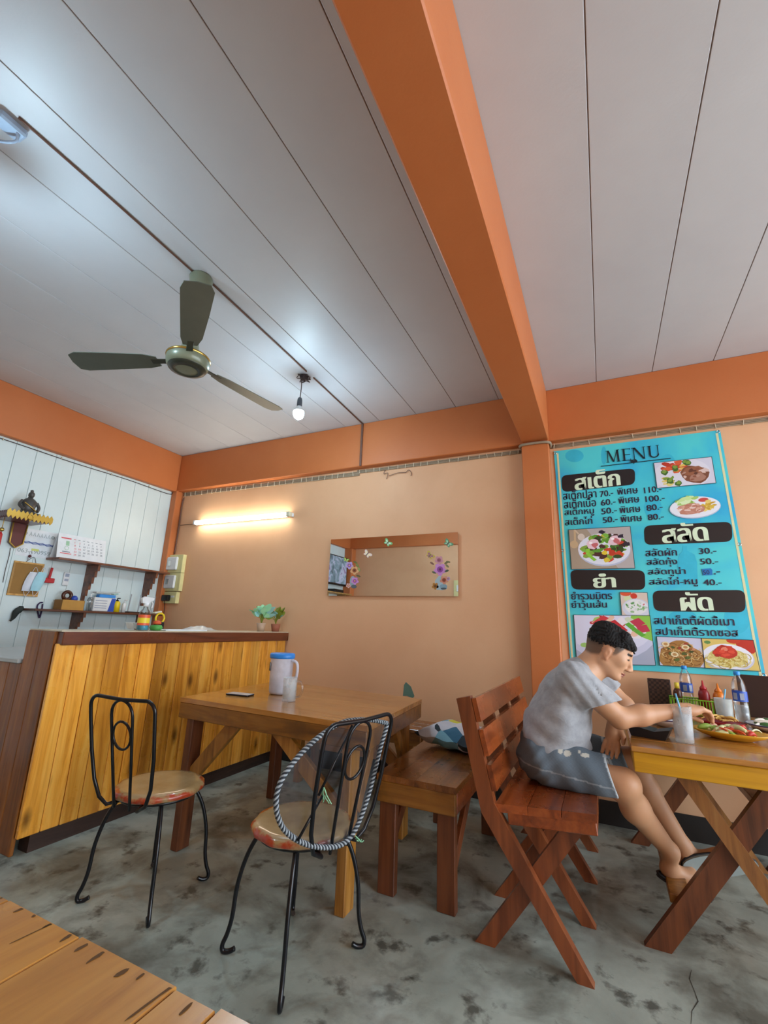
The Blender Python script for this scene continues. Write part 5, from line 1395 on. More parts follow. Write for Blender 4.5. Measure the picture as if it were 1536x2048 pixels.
solo('hanging_glove', gl_, 'dark_cloth', 'dark crumpled glove hanging below the cork board', 'glove', tuple(g0))
st_ = [Wl(*q) for q in ((84, 1205), (78, 1206), (73, 1214), (76, 1230), (78, 1235), (82, 1222), (84, 1208))]; s0 = st_[0]
solo('wrist_strap', MB().tube(spline([Vector((.01, q.y - s0.y, q.z - s0.z)) for q in st_], 4), .006, 6), 'strap_purple', 'dark purple strap hanging beside the lower shelf', 'strap', tuple(s0))
ws = [Wl(*q) for q in ((20, 1096), (18, 1110), (10, 1140), (5, 1165))]; s0 = ws[0]
solo('pull_cord', MB().tube(spline([Vector((.006, q.y - s0.y, q.z - s0.z)) for q in ws], 4), .0025, 5), 'wire_dark', 'thin dark cord hanging down below the altar panel', 'cord', tuple(s0))
# things on the lower shelf
def S2(px, x=.1): p = pix(px, 1222, 0, WX + x); return (WX + x, p.y, SZ2)
bx = thing('cardboard_box', 'open yellow-brown box on the lower shelf with odds and ends in it', 'box', S2(136))
hb = (S2(165)[1] - S2(109)[1]) / 2 * .8
for c_, d_, mt in (((.06, 0, .045), (.003, hb * 2, .09), 'cardboard'), ((-.06, 0, .045), (.003, hb * 2, .09), 'cardboard'), ((0, -hb, .045), (.123, .003, .09), 'cardboard_side'), ((0, hb, .045), (.123, .003, .09), 'cardboard_side'), ((0, 0, .002), (.12, hb * 2 - .004, .003), 'cardboard_side')): MB().box(c_, d_).build('panel', mt, bx)
q = S2(128); solo('tape_roll', MB().tube([(0, .035 * math.cos(2 * PI * k / 20), .125 + .035 * math.sin(2 * PI * k / 20)) for k in range(20)], .016, 8, True), 'sauce_brown', 'dark brown roll sticking out of the cardboard box', 'roll', (q[0], q[1], SZ2 + .004))
q = S2(140); solo('ball', MB().sphere((0, 0, .1), .03, 14, 10), 'wipe_blue', 'dark blue ball sticking out of the cardboard box', 'ball', (q[0] + .01, q[1] + .01, SZ2 + .004))
def pump(name, label, px, mat, cap, r, h, x=.1):
    t = thing(name, label, 'bottle', S2(px, x))
    MB().lathe([(.0, 0), (r, 0), (r, h * .62), (r * .8, h * .72), (r * .35, h * .76), (.0, h * .76)], n=18).build('body', mat, t)
    MB().lathe([(r * .4, h * .755), (r * .4, h * .84), (.005, h * .85), (.005, h * .95)], n=12).build('pump', cap, t)
    MB().tube([(0, 0, h * .95), (.0, .03, h * .96)], .005, 6).build('spout', cap, t)
    return t
pump('pump_bottle', 'clear pump bottle beside the cardboard box on the lower shelf', 176, 'bottle_plastic', 'white_plastic', .024, .17)
pump('pump_bottle', 'bright yellow pump bottle with a black pump on the lower shelf', 231, 'yellow_bottle', 'tv_black', .032, .145)
pump('pump_bottle', 'slim white bottle next to the yellow pump bottle', 246, 'white_plastic', 'white_plastic', .02, .13)
wk = thing('wipes_packet', 'white and blue packet of masks standing on the lower shelf', 'packet', S2(203, .08))
hw4 = (S2(224, .08)[1] - S2(181, .08)[1]) / 2
MB().bb(-.03, .03, -hw4, hw4, 0, .135, .006).build('packet', 'white_plastic', wk)
MB().prism([(hw4 * .35, .002), (hw4 * .98, .002), (hw4 * .98, .13), (hw4 * .6, .13)], lambda p, d: (.0303 + d, p[0], p[1]), .001).build('printed_panel', 'wipe_blue', wk)
MB().bb(.0303, .0313, -hw4 * .5, hw4 * .9, .136, .16).build('printed_panel', 'wipe_sky', wk)
MB().bb(-.028, .03, -hw4 * .6, hw4 * .95, .1352, .165, .004).build('packet_top', 'wipe_sky', wk)
for z in (.03, .05, .075, .1): MB().bb(.0303, .0309, -hw4 * .9, hw4 * .2, z, z + .007).build('printed_line', 'label_grey', wk)
sb_ = MB(); sb_.smooth = True; random.seed(14)
sbk = thing('plastic_sachet', 'clear plastic sachets with teal corners lying on top of the packet', 'sachet', (S2(203, .08)[0], S2(203, .08)[1], SZ2 + .1655))
for i in range(3): MB().box((0, .01 * i, .006 + .01 * i), (.06, hw4 * 1.9 + .02 * i, .006), Rx(.05 * (i - 1)), .002).build('sachet', 'plastic_bag', sbk)
MB().box((0, hw4 * .98, .012), (.05, .05, .014), Rx(.2), .003).build('corner', 'leaf_teal', sbk)
rk = thing('wire_rack', 'small rack with two upright grey rods on the lower shelf', 'rack', S2(266))
MB().bb(-.05, .05, -.075, .075, 0, .012, .003).build('base', 'menu_brown', rk)
for y in (-.06, .055): MB().bar((0, y, .012), (.0, y + .012, .19), .012, .006, (1, 0, 0), .001).build('rod', 'steel', rk)
tr = thing('comb_holder', 'three thin upright sticks in a low tray by the corner', 'holder', S2(297))
MB().bb(-.05, .05, -.06, .08, 0, .014, .003).build('tray', 'tray_grey', tr)
for i in range(3): MB().bar((0, .02 + .018 * i, .014), (0, .025 + .018 * i, .17 + .008 * i), .006, .004, (1, 0, 0)).build('stick', 'steel', tr)
# switches and plug on cream boards at the corner column
def swb(label, px0, py0, px1, py1, kind):
    a, b = Q(px0, py0, 3.60), Q(px1, py1, 3.60)
    cx, cz = (a.x + b.x) / 2, (a.z + b.z) / 2; w, h = b.x - a.x, a.z - b.z
    t = thing('switch_box' if kind == 's' else 'plug_socket', label, 'switch' if kind == 's' else 'socket', (cx, 3.649, cz))
    MB().bb(-w / 2, w / 2, -.05, .0, -h / 2 + .001, h / 2 - .001, .003).build('board', 'cream_board', t)
    if kind == 's':
        MB().bb(-w / 2 + .012, w * .25, -.08, -.0505, -h * .36, h * .36, .01).build('cover', 'white_plastic', t)
        MB().bb(-w * .3, -w * .1, -.085, -.0805, -.03, .03, .002).build('rocker', 'chrome', t)
    else:
        MB().bb(-w / 2 + .01, w * .1, -.09, -.0505, -h * .3, h * .2, .008).build('plug', 'tv_black', t)
        MB().tube(spline([(-.05, -.07, -h * .3), (-.06, -.05, -h * .8), (-.06, -.03, -.4)], 5), .004, 6).build('lead', 'tv_black', t)
        MB().bb(w * .1 + .002, w * .35, -.054, -.0505, 0, .02).build('socket_face', 'white_plastic', t)
swb('upper white switch on a cream board at the corner column', 338, 1110, 362, 1145, 's')
swb('lower white switch on a cream board at the corner column', 333, 1146, 357, 1182, 's')
swb('black plug in a cream socket board below the switches', 329, 1183, 350, 1207, 'p')
# cable clipped along the top of the white boards
tc = thing('wall_cable', 'dark cable clipped along the top of the white boards', 'cable', (XL, 2.5, 2.66))
MB().tube(spline([(.008, -1.9, .0), (.008, -.6, -.004), (.008, -.1, -.012), (.008, .5, -.006), (.012, 1.0, -.02), (.02, 1.055, .015)], 6), .004, 6).build('cable', 'wire_dark', tc)
for y in (-1.2, -.68, -.2, .3, .75): MB().bb(.0005, .014, y - .004, y + .004, -.014, .006, .001).build('clip', 'clip_white', tc)
# ------------------------------------------------------------------ the man: one continuous body surface, clothes and hair as children
YM = 2.50
class Field:
    """signed distance on a grid, shapes blended smoothly; turned into a mesh with surface nets"""
    def __init__(s, lo, hi, h):
        s.lo = np.array(lo, float); s.h = h
        s.n = np.ceil((np.array(hi) - s.lo) / h).astype(int) + 1
        s.F = np.full(tuple(s.n), .12, np.float32)
    def sub(s, lo, hi, pad):
        a = np.clip(np.floor((np.minimum(lo, hi) - pad - s.lo) / s.h).astype(int), 0, s.n)
        b = np.clip(np.ceil((np.maximum(lo, hi) + pad - s.lo) / s.h).astype(int) + 1, 0, s.n)
        if np.any(b <= a): return None
        sl_ = tuple(slice(i, j) for i, j in zip(a, b))
        g = [(s.lo[k] + s.h * np.arange(a[k], b[k])).astype(np.float32) for k in range(3)]
        return sl_, np.meshgrid(*g, indexing='ij', sparse=True)
    def put(s, sl_, d, k, op):
        A = s.F[sl_]
        if op == 'sub': s.F[sl_] = np.maximum(A, -d); return
        if k <= 0: s.F[sl_] = np.minimum(A, d); return
        h = np.maximum(k - np.abs(A - d), 0) / k
        s.F[sl_] = np.minimum(A, d) - h * h * k * .25
    def cap(s, a, b, ra, rb, k=.02, ya=1.0, yb=1.0, yc=YM, op='add'):
        a, b = np.array(a, float), np.array(b, float); R = max(ra, rb); ym = max(ya, yb)
        q = s.sub(a - [0, R * (ym - 1), 0], b + [0, R * (ym - 1), 0], R + k + .03) if ym == 1 else s.sub(np.minimum(a, b) - [0, R * ym, 0], np.maximum(a, b) + [0, R * ym, 0], R + k + .03)
        if q is None: return
        sl_, (X, Y, Z) = q; d0 = b - a; dd = (d0 ** 2).sum()
        if ym == 1:
            t = np.clip(((X - a[0]) * d0[0] + (Y - a[1]) * d0[1] + (Z - a[2]) * d0[2]) / dd, 0, 1)
            d = np.sqrt((X - a[0] - d0[0] * t) ** 2 + (Y - a[1] - d0[1] * t) ** 2 + (Z - a[2] - d0[2] * t) ** 2) - (ra + (rb - ra) * t)
        else:
            t = np.clip(((X - a[0]) * d0[0] + (Z - a[2]) * d0[2]) / (d0[0] ** 2 + d0[2] ** 2), 0, 1)
            ys = (Y - yc) / (ya + (yb - ya) * t)
            d = np.sqrt((X - a[0] - d0[0] * t) ** 2 + ys ** 2 + (Z - a[2] - d0[2] * t) ** 2) - (ra + (rb - ra) * t)
        s.put(sl_, d.astype(np.float32), k, op)
    def ell(s, c, r, M=None, k=.02, op='add'):
        c = np.array(c, float); r = np.array(r, float); q = s.sub(c, c, r.max() + k + .02)
        if q is None: return
        sl_, (X, Y, Z) = q; x, y, z = X - c[0], Y - c[1], Z - c[2]
        if M is not None:
            x, y, z = (M[0][0] * x + M[0][1] * y + M[0][2] * z, M[1][0] * x + M[1][1] * y + M[1][2] * z, M[2][0] * x + M[2][1] * y + M[2][2] * z)
        k0 = np.sqrt((x / r[0]) ** 2 + (y / r[1]) ** 2 + (z / r[2]) ** 2) + 1e-6
        k1 = np.sqrt((x / r[0] ** 2) ** 2 + (y / r[1] ** 2) ** 2 + (z / r[2] ** 2) ** 2) + 1e-6
        s.put(sl_, (k0 * (k0 - 1) / k1).astype(np.float32), k, op)
    def cut(s, p, n, reach=None):
        """keep only the side behind the plane (optionally only near p)"""
        n = np.array(n, float); n /= np.linalg.norm(n); p = np.array(p, float)
        sl_, (X, Y, Z) = s.sub(p, p, reach) if reach else s.sub(s.lo, s.lo + s.h * s.n, 0)
        d = ((X - p[0]) * n[0] + (Y - p[1]) * n[1] + (Z - p[2]) * n[2]).astype(np.float32)
        s.F[sl_] = np.maximum(s.F[sl_], d)
    def warp(s, fn):
        sl_, (X, Y, Z) = s.sub(s.lo, s.lo + s.h * s.n, 0); s.F += fn(X, Y, Z).astype(np.float32)
    def mesh(s):
        F = s.F; I = F < 0
        c = np.zeros(tuple(s.n - 1), np.uint8)
        for i in (0, 1):
            for j in (0, 1):
                for k in (0, 1): c += I[i:i + s.n[0] - 1, j:j + s.n[1] - 1, k:k + s.n[2] - 1]
        act = (c > 0) & (c < 8); cells = np.argwhere(act)
        idx = np.full(act.shape, -1, np.int32); idx[act] = np.arange(len(cells))
        acc = np.zeros((len(cells), 3)); cnt = np.zeros(len(cells))
        cs = [(i, j, k) for i in (0, 1) for j in (0, 1) for k in (0, 1)]
        val = {o: F[cells[:, 0] + o[0], cells[:, 1] + o[1], cells[:, 2] + o[2]] for o in cs}
        for o in cs:
            for ax in range(3):
                if o[ax]: continue
                o2 = list(o); o2[ax] = 1; o2 = tuple(o2); va, vb = val[o], val[o2]; m = (va < 0) != (vb < 0)
                t = va[m] / (va[m] - vb[m]); p = np.tile(np.array(o, float), (m.sum(), 1)); p[:, ax] += t
                acc[m] += p; cnt[m] += 1
        V = s.lo + s.h * (cells + acc / cnt[:, None])
        quads = []
        for ax in range(3):
            u, w = (ax + 1) % 3, (ax + 2) % 3
            a = [slice(None)] * 3; b = [slice(None)] * 3; a[ax] = slice(0, -1); b[ax] = slice(1, None)
            A, B = I[tuple(a)], I[tuple(b)]; e = np.argwhere(A != B)
            e = e[(e[:, u] > 0) & (e[:, w] > 0) & (e[:, u] < s.n[u] - 1) & (e[:, w] < s.n[w] - 1)]
            inside = I[e[:, 0], e[:, 1], e[:, 2]]
            def cell(du, dw):
                q = e.copy(); q[:, u] += du; q[:, w] += dw; return idx[q[:, 0], q[:, 1], q[:, 2]]
            q = np.stack([cell(-1, -1), cell(0, -1), cell(0, 0), cell(-1, 0)], 1)
            q[~inside] = q[~inside][:, ::-1]; quads.append(q)
        return V, np.concatenate(quads)
def relax(V, Q_, it=2, lam=.5):
    e = np.concatenate([Q_[:, [0, 1]], Q_[:, [1, 2]], Q_[:, [2, 3]], Q_[:, [3, 0]]])
    e = np.concatenate([e, e[:, ::-1]])
    for _ in range(it):
        acc = np.stack([np.bincount(e[:, 0], V[e[:, 1], k], len(V)) for k in range(3)], 1); n = np.bincount(e[:, 0], minlength=len(V))[:, None]
        V = V + lam * (acc / np.maximum(n, 1) - V)
    return V
def np_mesh(name, V, Q_, cols, mat, parent, off):
    me = bpy.data.meshes.new(name); V = V - np.array(off)
    me.vertices.add(len(V)); me.vertices.foreach_set('co', V.astype(np.float32).ravel())
    me.loops.add(Q_.size); me.loops.foreach_set('vertex_index', Q_.ravel().astype(np.int32))
    me.polygons.add(len(Q_)); me.polygons.foreach_set('loop_start', np.arange(0, Q_.size, 4, dtype=np.int32)); me.polygons.foreach_set('loop_total', np.full(len(Q_), 4, np.int32))
    me.polygons.foreach_set('use_smooth', np.ones(len(Q_), bool))
    if cols is not None:
        at = me.color_attributes.new('col', 'FLOAT_COLOR', 'POINT'); at.data.foreach_set('color', np.concatenate([cols, np.ones((len(V), 1))], 1).astype(np.float32).ravel())
    me.update(calc_edges=True); me.validate(); return put(name, me, mat, parent)
def npv(v): return np.array([v[0], v[1], v[2]], float)
def J(px, py, y): return npv(Q(px, py, y))
# head frame
HU = np.array([.454, 0, .891]); HF = np.array([.891, 0, -.454]); HS = np.array([0, 1.0, 0])
HC = J(1216, 1301, YM)
def hd(f, s_, u): return HC + HF * f + HS * s_ + HU * u
HM = [HF, HS, HU]
seat_c = .5135
man_o = (-.3, YM, .53)
man = thing('person', 'man in grey T-shirt and ripped denim shorts leaning over his meal', 'person', man_o)
shN, elN, wrN = J(1152, 1358, 2.34), J(1239, 1436, 2.42), J(1362, 1420, 2.555)
shF, elF, wrF = J(1186, 1350, 2.665), J(1250, 1412, 2.66), J(1228, 1450, 2.545)
hipN, knN, anN = np.array([-.31, 2.395, .628]), J(1246, 1569, 2.365), J(1340, 1703, 2.60)
hipF, knF, anF = np.array([-.31, 2.605, .628]), J(1266, 1524, 2.64), J(1368, 1694, 2.72)
neckB = J(1180, 1336, YM)
B = Field((-.52, 2.17, .02), (.56, 2.86, 1.26), .0040)
# torso core (inside the shirt)
tors = [(J(1162, 1352, YM), .075, 1.75), (J(1136, 1392, YM), .1, 1.35), (J(1112, 1445, YM), .105, 1.25), (np.array([-.28, YM, .65]), .085, 1.45)]
for (a, ra, ya), (b, rb, yb) in zip(tors[:-1], tors[1:]): B.cap(a, b, ra, rb, .04, ya, yb)
B.cap(neckB, tors[0][0], .062, .07, .04); B.cap(hd(-.035, 0, -.04), neckB + np.array([.004, 0, .0]), .054, .06, .03)
# head
B.ell(hd(-.006, 0, .022), (.099, .077, .088), HM, .02); B.ell(hd(.028, 0, -.032), (.069, .06, .078), HM, .03)
for s_ in (-1, 1):
    B.cap(hd(.0, .05 * s_, -.05), hd(.066, .018 * s_, -.09), .02, .017, .022)
    B.ell(hd(.062, .04 * s_, -.014), (.024, .02, .022), HM, .02)
    B.ell(hd(.078, .031 * s_, .008), (.013, .016, .011), HM, .008)
    B.ell(hd(-.002, .076 * s_, -.010), (.0175, .0075, .028), HM, .004); B.ell(hd(.004, .077 * s_, -.034), (.008, .006, .009), HM, .005)
    B.ell(hd(.002, .086 * s_, -.008), (.009, .0055, .016), HM, 0, 'sub')
    B.ell(hd(.104, .0115 * s_, -.041), (.011, .008, .008), HM, .006)
B.cap(hd(.086, -.028, .034), hd(.086, .028, .034), .012, .012, .016)
B.ell(hd(.078, 0, -.092), (.018, .02, .015), HM, .02)
B.cap(hd(.094, 0, .018), hd(.116, 0, -.034), .007, .011, .014)
B.ell(hd(.096, 0, -.0655), (.011, .021, .0055), HM, .004); B.ell(hd(.093, 0, -.0765), (.011, .019, .006), HM, .004)
# arms
B.cap(shN, elN, .056, .044, .03); B.cap(elN, elN + (wrN - elN) * .35, .043, .044, .02); B.cap(elN + (wrN - elN) * .35, wrN, .044, .027, .02)
B.cap(shF, elF, .054, .042, .03); B.cap(elF, wrF, .042, .028, .02)
# near hand: palm over the food, fingers curled down to a pinch
ex = (J(1402, 1419, 2.60) - wrN); ex /= np.linalg.norm(ex)
ez = np.array([0, 0, 1.0]); ey = np.cross(ez, ex); ey /= np.linalg.norm(ey); ez = np.cross(ex, ey)
def hn_(a, b, c): return wrN + ex * a + ey * b + ez * c
B.cap(wrN, hn_(.035, 0, .0), .026, .03, .02)
for b_off in (-.026, -.009, .009, .025): B.cap(hn_(.02, b_off * .6, .002), hn_(.082, b_off, .006), .016, .0125, .012)
B.ell(hn_(.045, .0, -.006), (.045, .036, .018), [ex, ey, ez], .015)
for b_off, l1, l2, l3, dp in ((-.027, .034, .026, .02, .0), (-.009, .04, .03, .022, .0), (.010, .037, .028, .021, .0), (.027, .03, .022, .018, .0)):
    p0 = hn_(.082, b_off, .005); p1 = p0 + ex * l1 * .93 - ez * l1 * .36 - ey * b_off * .15; p2 = p1 + ex * l2 * .55 - ez * l2 * .83 - ey * b_off * .3; p3 = p2 + ex * l3 * .1 - ez * l3 * .98 - ey * b_off * .3
    B.cap(p0, p1, .0108, .0095, .004); B.cap(p1, p2, .0095, .0085, .004); B.cap(p2, p3, .0085, .007, .004)
t0, t1, t2 = hn_(.02, .026, -.012), hn_(.06, .036, -.035), hn_(.098, .012, -.052)
B.cap(t0, t1, .015, .012, .012); B.cap(t1, t2, .0115, .0085, .005)
# far hand hanging down onto the lap
fx_ = J(1222, 1502, 2.495) - wrF; fx_ /= np.linalg.norm(fx_); fy_ = np.array([.96, -.28, 0]); fy_ -= fx_ * fy_.dot(fx_); fy_ /= np.linalg.norm(fy_); fz_ = np.cross(fx_, fy_)
def hf_(a, b, c): return wrF + fx_ * a + fy_ * b + fz_ * c
B.cap(wrF, hf_(.03, 0, 0), .026, .028, .02); B.ell(hf_(.045, 0, 0), (.045, .036, .016), [fx_, fy_, fz_], .015)
for b_off, ln_ in ((-.028, .058), (-.010, .068), (.009, .072), (.027, .064)):
    p0 = hf_(.08, b_off, 0); p1 = p0 + fx_ * ln_ * .5 + fy_ * b_off * .12 + fz_ * .006; p2 = p1 + fx_ * ln_ * .5 + fz_ * .014
    B.cap(p0, p1, .0105, .0092, .004); B.cap(p1, p2, .0092, .007, .004)
B.cap(hf_(.015, .028, .004), hf_(.05, .05, .012), .014, .011, .01); B.cap(hf_(.05, .05, .012), hf_(.078, .052, .016), .0105, .008, .005)
# legs and feet
for hp_, kn_, an_ in ((hipN, knN, anN), (hipF, knF, anF)):
    B.cap(hp_, kn_, .08, .058, .03); mid = kn_ + (an_ - kn_) * .32 + np.array([-.012, 0, -.008])
    B.cap(kn_, mid, .056, .055, .03); B.cap(mid, an_, .055, .034, .03)
B.ell(knN + np.array([.014, 0, .006]), (.05, .05, .05), None, .03)
heN, toN = J(1338, 1738, 2.62), J(1412, 1772, 2.70)
B.cap(anN, heN, .034, .03, .025); B.cap(heN, heN + (toN - heN) * .6, .03, .034, .03); B.cap(heN + (toN - heN) * .6, toN, .033, .018, .03)
heF, toF = J(1376, 1718, 2.725), J(1484, 1716, 2.77)
B.cap(anF, heF, .034, .033, .025); B.cap(heF, heF + (toF - heF) * .6, .033, .036, .03); B.cap(heF + (toF - heF) * .6, toF, .035, .02, .03)
V, F4 = B.mesh(); V = relax(V, F4, 1, .35)
# skin colour, cropped sides, brows, eyes and lips
rng = np.random.RandomState(1)
skin = np.array(hexc('c99a78')); cols = np.tile(skin, (len(V), 1))
loc = V - HC; lf, ls_, lu = loc @ HF, loc @ HS, loc @ HU
def blend(mask, c, w=1.0): cols[mask] = cols[mask] * (1 - w) + np.array(hexc(c)) * w
arm = (V[:, 2] < .93) & (V[:, 0] > -.05); blend(arm, 'b8865f', .5)
low = np.interp(lf, [-.12, -.06, -.028, -.018, .012, .02, .036, .055, .07], [-.055, -.055, -.04, .018, .018, -.016, -.006, .03, .08])
wsc = np.clip((lu - low) / .014, 0, 1) * (np.linalg.norm(loc, axis=1) < .14) * (lu > -.06)
cols = cols * (1 - wsc[:, None] * .82) + np.array(hexc('4a3a30')) * wsc[:, None] * .82
wn = (np.clip(1 - (.018 + (lf + .09) * .19 - lu) / .032, 0, 1) * wsc)[:, None] * .9
cols = cols * (1 - wn) + np.array(hexc('171210')) * wn
ear = (np.abs(ls_) > .069) & (np.abs(lf + .002) < .024) & (np.abs(lu + .012) < .036); cols[ear] = np.array(hexc('c08a68'))
for s_ in (-1, 1):
    blend((((lf - .088) / .016) ** 2 + ((ls_ - .034 * s_) / .02) ** 2 + ((lu - .0275 + .1 * np.abs(ls_ - .034 * s_)) / .0055) ** 2) < 1.2, '1c1512')
    blend((((lf - .087) / .018) ** 2 + ((ls_ - .031 * s_) / .0165) ** 2 + ((lu - .004) / .0042) ** 2) < 1.2, '2a1c18')
blend((((lf - .1) / .02) ** 2 + (ls_ / .023) ** 2 + ((lu + .071) / .0115) ** 2 < 1) , '8a4a44', .85)
blend((((lf - .112) / .012) ** 2 + ((np.abs(ls_) - .01) / .006) ** 2 + ((lu + .047) / .005) ** 2 < 1), '5c3a30', .8)
vcol('skin', .5, 0.0, .12, .06, 220)
np_mesh('body', V, F4, cols, 'skin', man, man_o)
# hair
plain('hair_black', '0c0b0d', .8, vary=.4)
Hr = Field(tuple(HC - .2), tuple(HC + .2), .0034)
Hr.ell(hd(-.007, 0, .040), (.1015, .0805, .082), HM, .02)
for s_ in (-.045, -.015, .015, .045): Hr.cap(hd(.04, s_, .09), hd(.09, s_ * .8, .064 - abs(s_) * .1), .026, .012, .015)
Hr.ell(hd(-.04, 0, .082), (.055, .06, .042), HM, .03)
pl = hd(-.09, 0, .014); pl2 = hd(.1, 0, .056); dv = pl2 - pl; nv = np.array([dv[2], 0, -dv[0]])
if nv @ HU > 0: nv = -nv
Hr.cut(pl, nv); Hr.ell(hd(.02, 0, -.05), (.1, .068, .095), HM, 0, 'sub')
rg = np.random.RandomState(5)
for i in range(16):      # uneven tufts along the fringe
    s_ = -.062 + .124 * i / 15; t_ = rg.uniform(0, 1)
    Hr.cap(hd(.066 - abs(s_) * .45, s_, .074), hd(.1 - abs(s_) * .5 + .004 * t_, s_ + rg.uniform(-.006, .006), .052 - .010 * t_), .009, .0028, .004)
for s_ in (-1, 1):       # and down the sides to the cropped part
    for i in range(12):
        f_ = -.085 + .125 * i / 11; u_ = .016 + (f_ + .09) * .21; w_ = .0775 * math.sqrt(max(.05, 1 - ((f_ + .006) / .104) ** 2))
        Hr.cap(hd(f_, s_ * (w_ + .001), u_ + .012), hd(f_ + rg.uniform(.0, .008), s_ * (w_ - .001), u_ - rg.uniform(.004, .012)), .006, .002, .003)
Hr.warp(lambda X, Y, Z: .0022 * np.sin(X * 330 + Z * 190 + 4 * np.sin(Y * 130 + Z * 60)) * np.sin(Y * 310 + 3 * np.sin(X * 110)) + .002 * np.sin(X * 230 - Z * 430 + Y * 290 + 3 * np.sin(X * 97 + Y * 61)) - .0006)
Vh, Fh = Hr.mesh(); np_mesh('hair', Vh, Fh, None, 'hair_black', man, man_o)
# T-shirt
def shirt_mat():
    m, nt, b = _nt('shirt_grey'); v = coords(nt, rnd=False)
    L(nt, ramp(nt, noise(nt, v, 30, 5), [(.3, hexc('8f9399')), (.7, hexc('a4a8ae'))]), b.inputs['Base Color']); b.inputs['Roughness'].default_value = .9
    b.inputs['Sheen Weight'].default_value = .2; bump(nt, b, noise(nt, v, 16, 4, .6, .8), .35, .012); MATS['shirt_grey'] = m
shirt_mat()
S = Field((-.55, 2.14, .5), (.2, 2.87, 1.12), .0048)
ch_ = [(J(1176, 1334, YM), .06, 1.25), (J(1153, 1357, YM), .094, 1.75), (J(1130, 1400, YM), .124, 1.4), (J(1114, 1447, YM), .142, 1.22), (J(1112, 1496, YM), .155, 1.18), (J(1112, 1530, YM), .15, 1.2)]
for (a, ra, ya), (b, rb, yb) in zip(ch_[:-1], ch_[1:]): S.cap(a, b, ra, rb, .03, ya, yb)
seN, seF = shN + (elN - shN) * .66, shF + (elF - shF) * .6
S.warp(lambda X, Y, Z: (.0035 * np.sin(33 * (Z + .7 * X) + 2.5 * np.sin(11 * Y) + 1.7 * np.sin(19 * X)) + .003 * np.sin(47 * (X - .5 * Z) + 17 * Y + 2 * np.sin(23 * Z)) + .002 * np.sin(71 * (X * .4 + Z) - 29 * Y)) * np.clip((Z - .64) * 14, .15, 1))
S.cut(J(1112, 1499, YM), (.12, 0, -1)) if False else S.cut((-.3, YM, J(1112, 1499, YM)[2]), (.11, 0, -1))
for sh_, se, el_, yo, dr, r0, r1 in ((shN, seN, elN, .012, np.array([.35, -.1, -1.0]), .078, .07), (shF, seF, elF, -.012, elF - shF, .074, .066)):
    SL = Field(tuple(S.lo), tuple(S.lo + S.h * (S.n - 1) - 1e-6), S.h)
    SL.cap(sh_ + np.array([-.01, yo, 0]), se + (el_ - sh_) * .3, r0, r1, 0)
    SL.warp(lambda X, Y, Z: .002 * np.sin(120 * (X + .7 * Z) + 20 * Y))
    SL.cut(se, dr); SL.cap(sh_ + (el_ - sh_) * .3, se + (el_ - sh_), r1 - .012, r1 - .012, 0, op='sub')
    hh = np.maximum(.03 - np.abs(S.F - SL.F), 0) / .03; S.F = np.minimum(S.F, SL.F) - hh * hh * .03 * .25
# neck opening
S.cut(J(1183, 1333, YM), (.62, 0, .78), .075)
Vs, Fs = S.mesh(); Vs = relax(Vs, Fs, 1, .4); np_mesh('t_shirt', Vs, Fs, None, 'shirt_grey', man, man_o)
# denim shorts
D = Field((-.54, 2.2, .49), (.1, 2.8, .8), .0048)
D.cap((-.31, YM, .66), (-.315, YM, .63), .112, .115, .03, 1.45, 1.5)
for hp_, kn_ in ((hipN, knN), (hipF, knF)): D.cap(hp_ + np.array([.03, 0, 0]), kn_ + np.array([0, 0, -.002]), .105, .09, .035)
D.warp(lambda X, Y, Z: .003 * np.sin(60 * X + 30 * Z + 10 * Y) + .003 * np.sin(85 * (X - Z)) * np.clip((-X - .15) * 6, 0, 1))
hmN, hmF = J(1238, 1587, 2.365), J(1258, 1535, 2.64)
for hm_, rr in ((hmN, .13), (hmF, .12)): D.cut(hm_, (.95, 0, .3), rr)
D.cut((-.1, YM, .54), (.07, 0, -1)); D.cut((-.345, YM, .73), (.0, 0, 1))
for kn_ in (knN, knF): D.cap(kn_ + np.array([-.05, 0, 0]), kn_ + np.array([.12, 0, 0]), .074, .074, 0, op='sub')
Vd, Fd = D.mesh(); Vd = relax(Vd, Fd, 1, .4)
den = np.array(hexc('5f6d79')); cd = np.tile(den, (len(Vd), 1)) * (1 + .1 * np.sin(Vd[:, :1] * 900) * np.sin(Vd[:, 2:] * 900)) * (1 + .1 * np.sin(Vd[:, :1] * 23 + 1))
def dcol(c, r, col, w=.9):
    d = np.linalg.norm((Vd - c) / np.array(r), axis=1); m = d < 1; cd[m] = cd[m] * (1 - w) + np.array(hexc(col)) * w
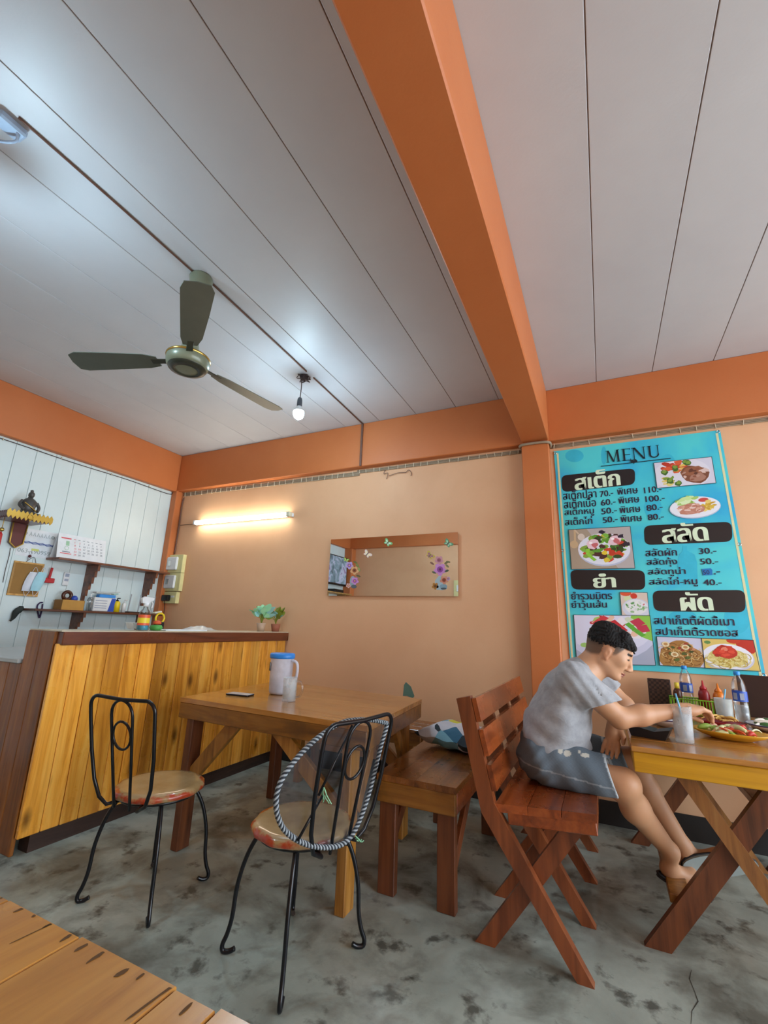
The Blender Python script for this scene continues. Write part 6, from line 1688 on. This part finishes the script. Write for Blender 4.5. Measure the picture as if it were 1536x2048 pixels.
for px, py, r in ((1120, 1499, (.012, .05, .02)), (1134, 1508, (.016, .05, .012)), (1171, 1513, (.02, .05, .008)), (1158, 1505, (.008, .04, .012))): dcol(J(px, py, 2.30), r, 'c2c0b4')
hem = (Vd - hmN) @ np.array([.95, 0, .3]); cd[np.abs(hem) < .006] = np.array(hexc('a8b2b8'))
seam = np.abs((Vd[:, 2] - .60) - (-.10) * (Vd[:, 0] + .2)) < .003; cd[seam & (Vd[:, 1] < 2.42)] = np.array(hexc('8d98a0'))
vcol('denim', .9, 0, 0, .3, 60); np_mesh('denim_shorts', Vd, Fd, cd, 'denim', man, man_o)
# sandals
plain('sandal_grey', '9aa8a8', .7); plain('sandal_dark', '23262c', .6)
def sandal(he, to, nrm, mat, w=.046):
    ax = Vector(to) - Vector(he); ln_ = ax.length; ax.normalize(); nn = Vector(nrm); nn = (nn - ax * nn.dot(ax)).normalized(); sd = ax.cross(nn)
    c = Vector(he) - Vector(man_o); m = MB(); ol_ = []
    for k in range(24):
        a = 2 * PI * k / 24; ol_.append((ln_ * .5 + (ln_ * .5 + .04) * math.cos(a), w * math.sin(a) * (1 - .1 * math.cos(a))))
    m.prism(ol_, lambda p, d: c + ax * p[0] + sd * p[1] + nn * (.034 + d), .014); so = m.build('sandal', mat, man)
    e = MB(); e.tube([c + ax * p[0] + sd * p[1] + nn * .034 for p in ol_], .005, 5, True); e.build('sole_edge', 'sandal_dark', so)
    s2 = MB(); s2.tube(spline([c + ax * ln_ * .55 + sd * w * math.sin(t) * 1.0 + nn * (.03 - .075 * math.cos(t) * 1.0) for t in (-1.6, -.9, -.3, .3, .9, 1.6)], 4), .011, 6) if False else s2.tube(spline([c + ax * ln_ * .6 + sd * (.048 * math.sin(t)) - nn * (.05 * math.cos(t) - .03) for t in (-1.5, -.9, -.3, .3, .9, 1.5)], 4), .011, 6)
    s2.build('strap', 'sandal_dark', so)
sandal(heF, toF, (.0, -1, -.25), 'sandal_grey'); sandal(heN, toN, (-.25, .0, -1), 'sandal_dark')
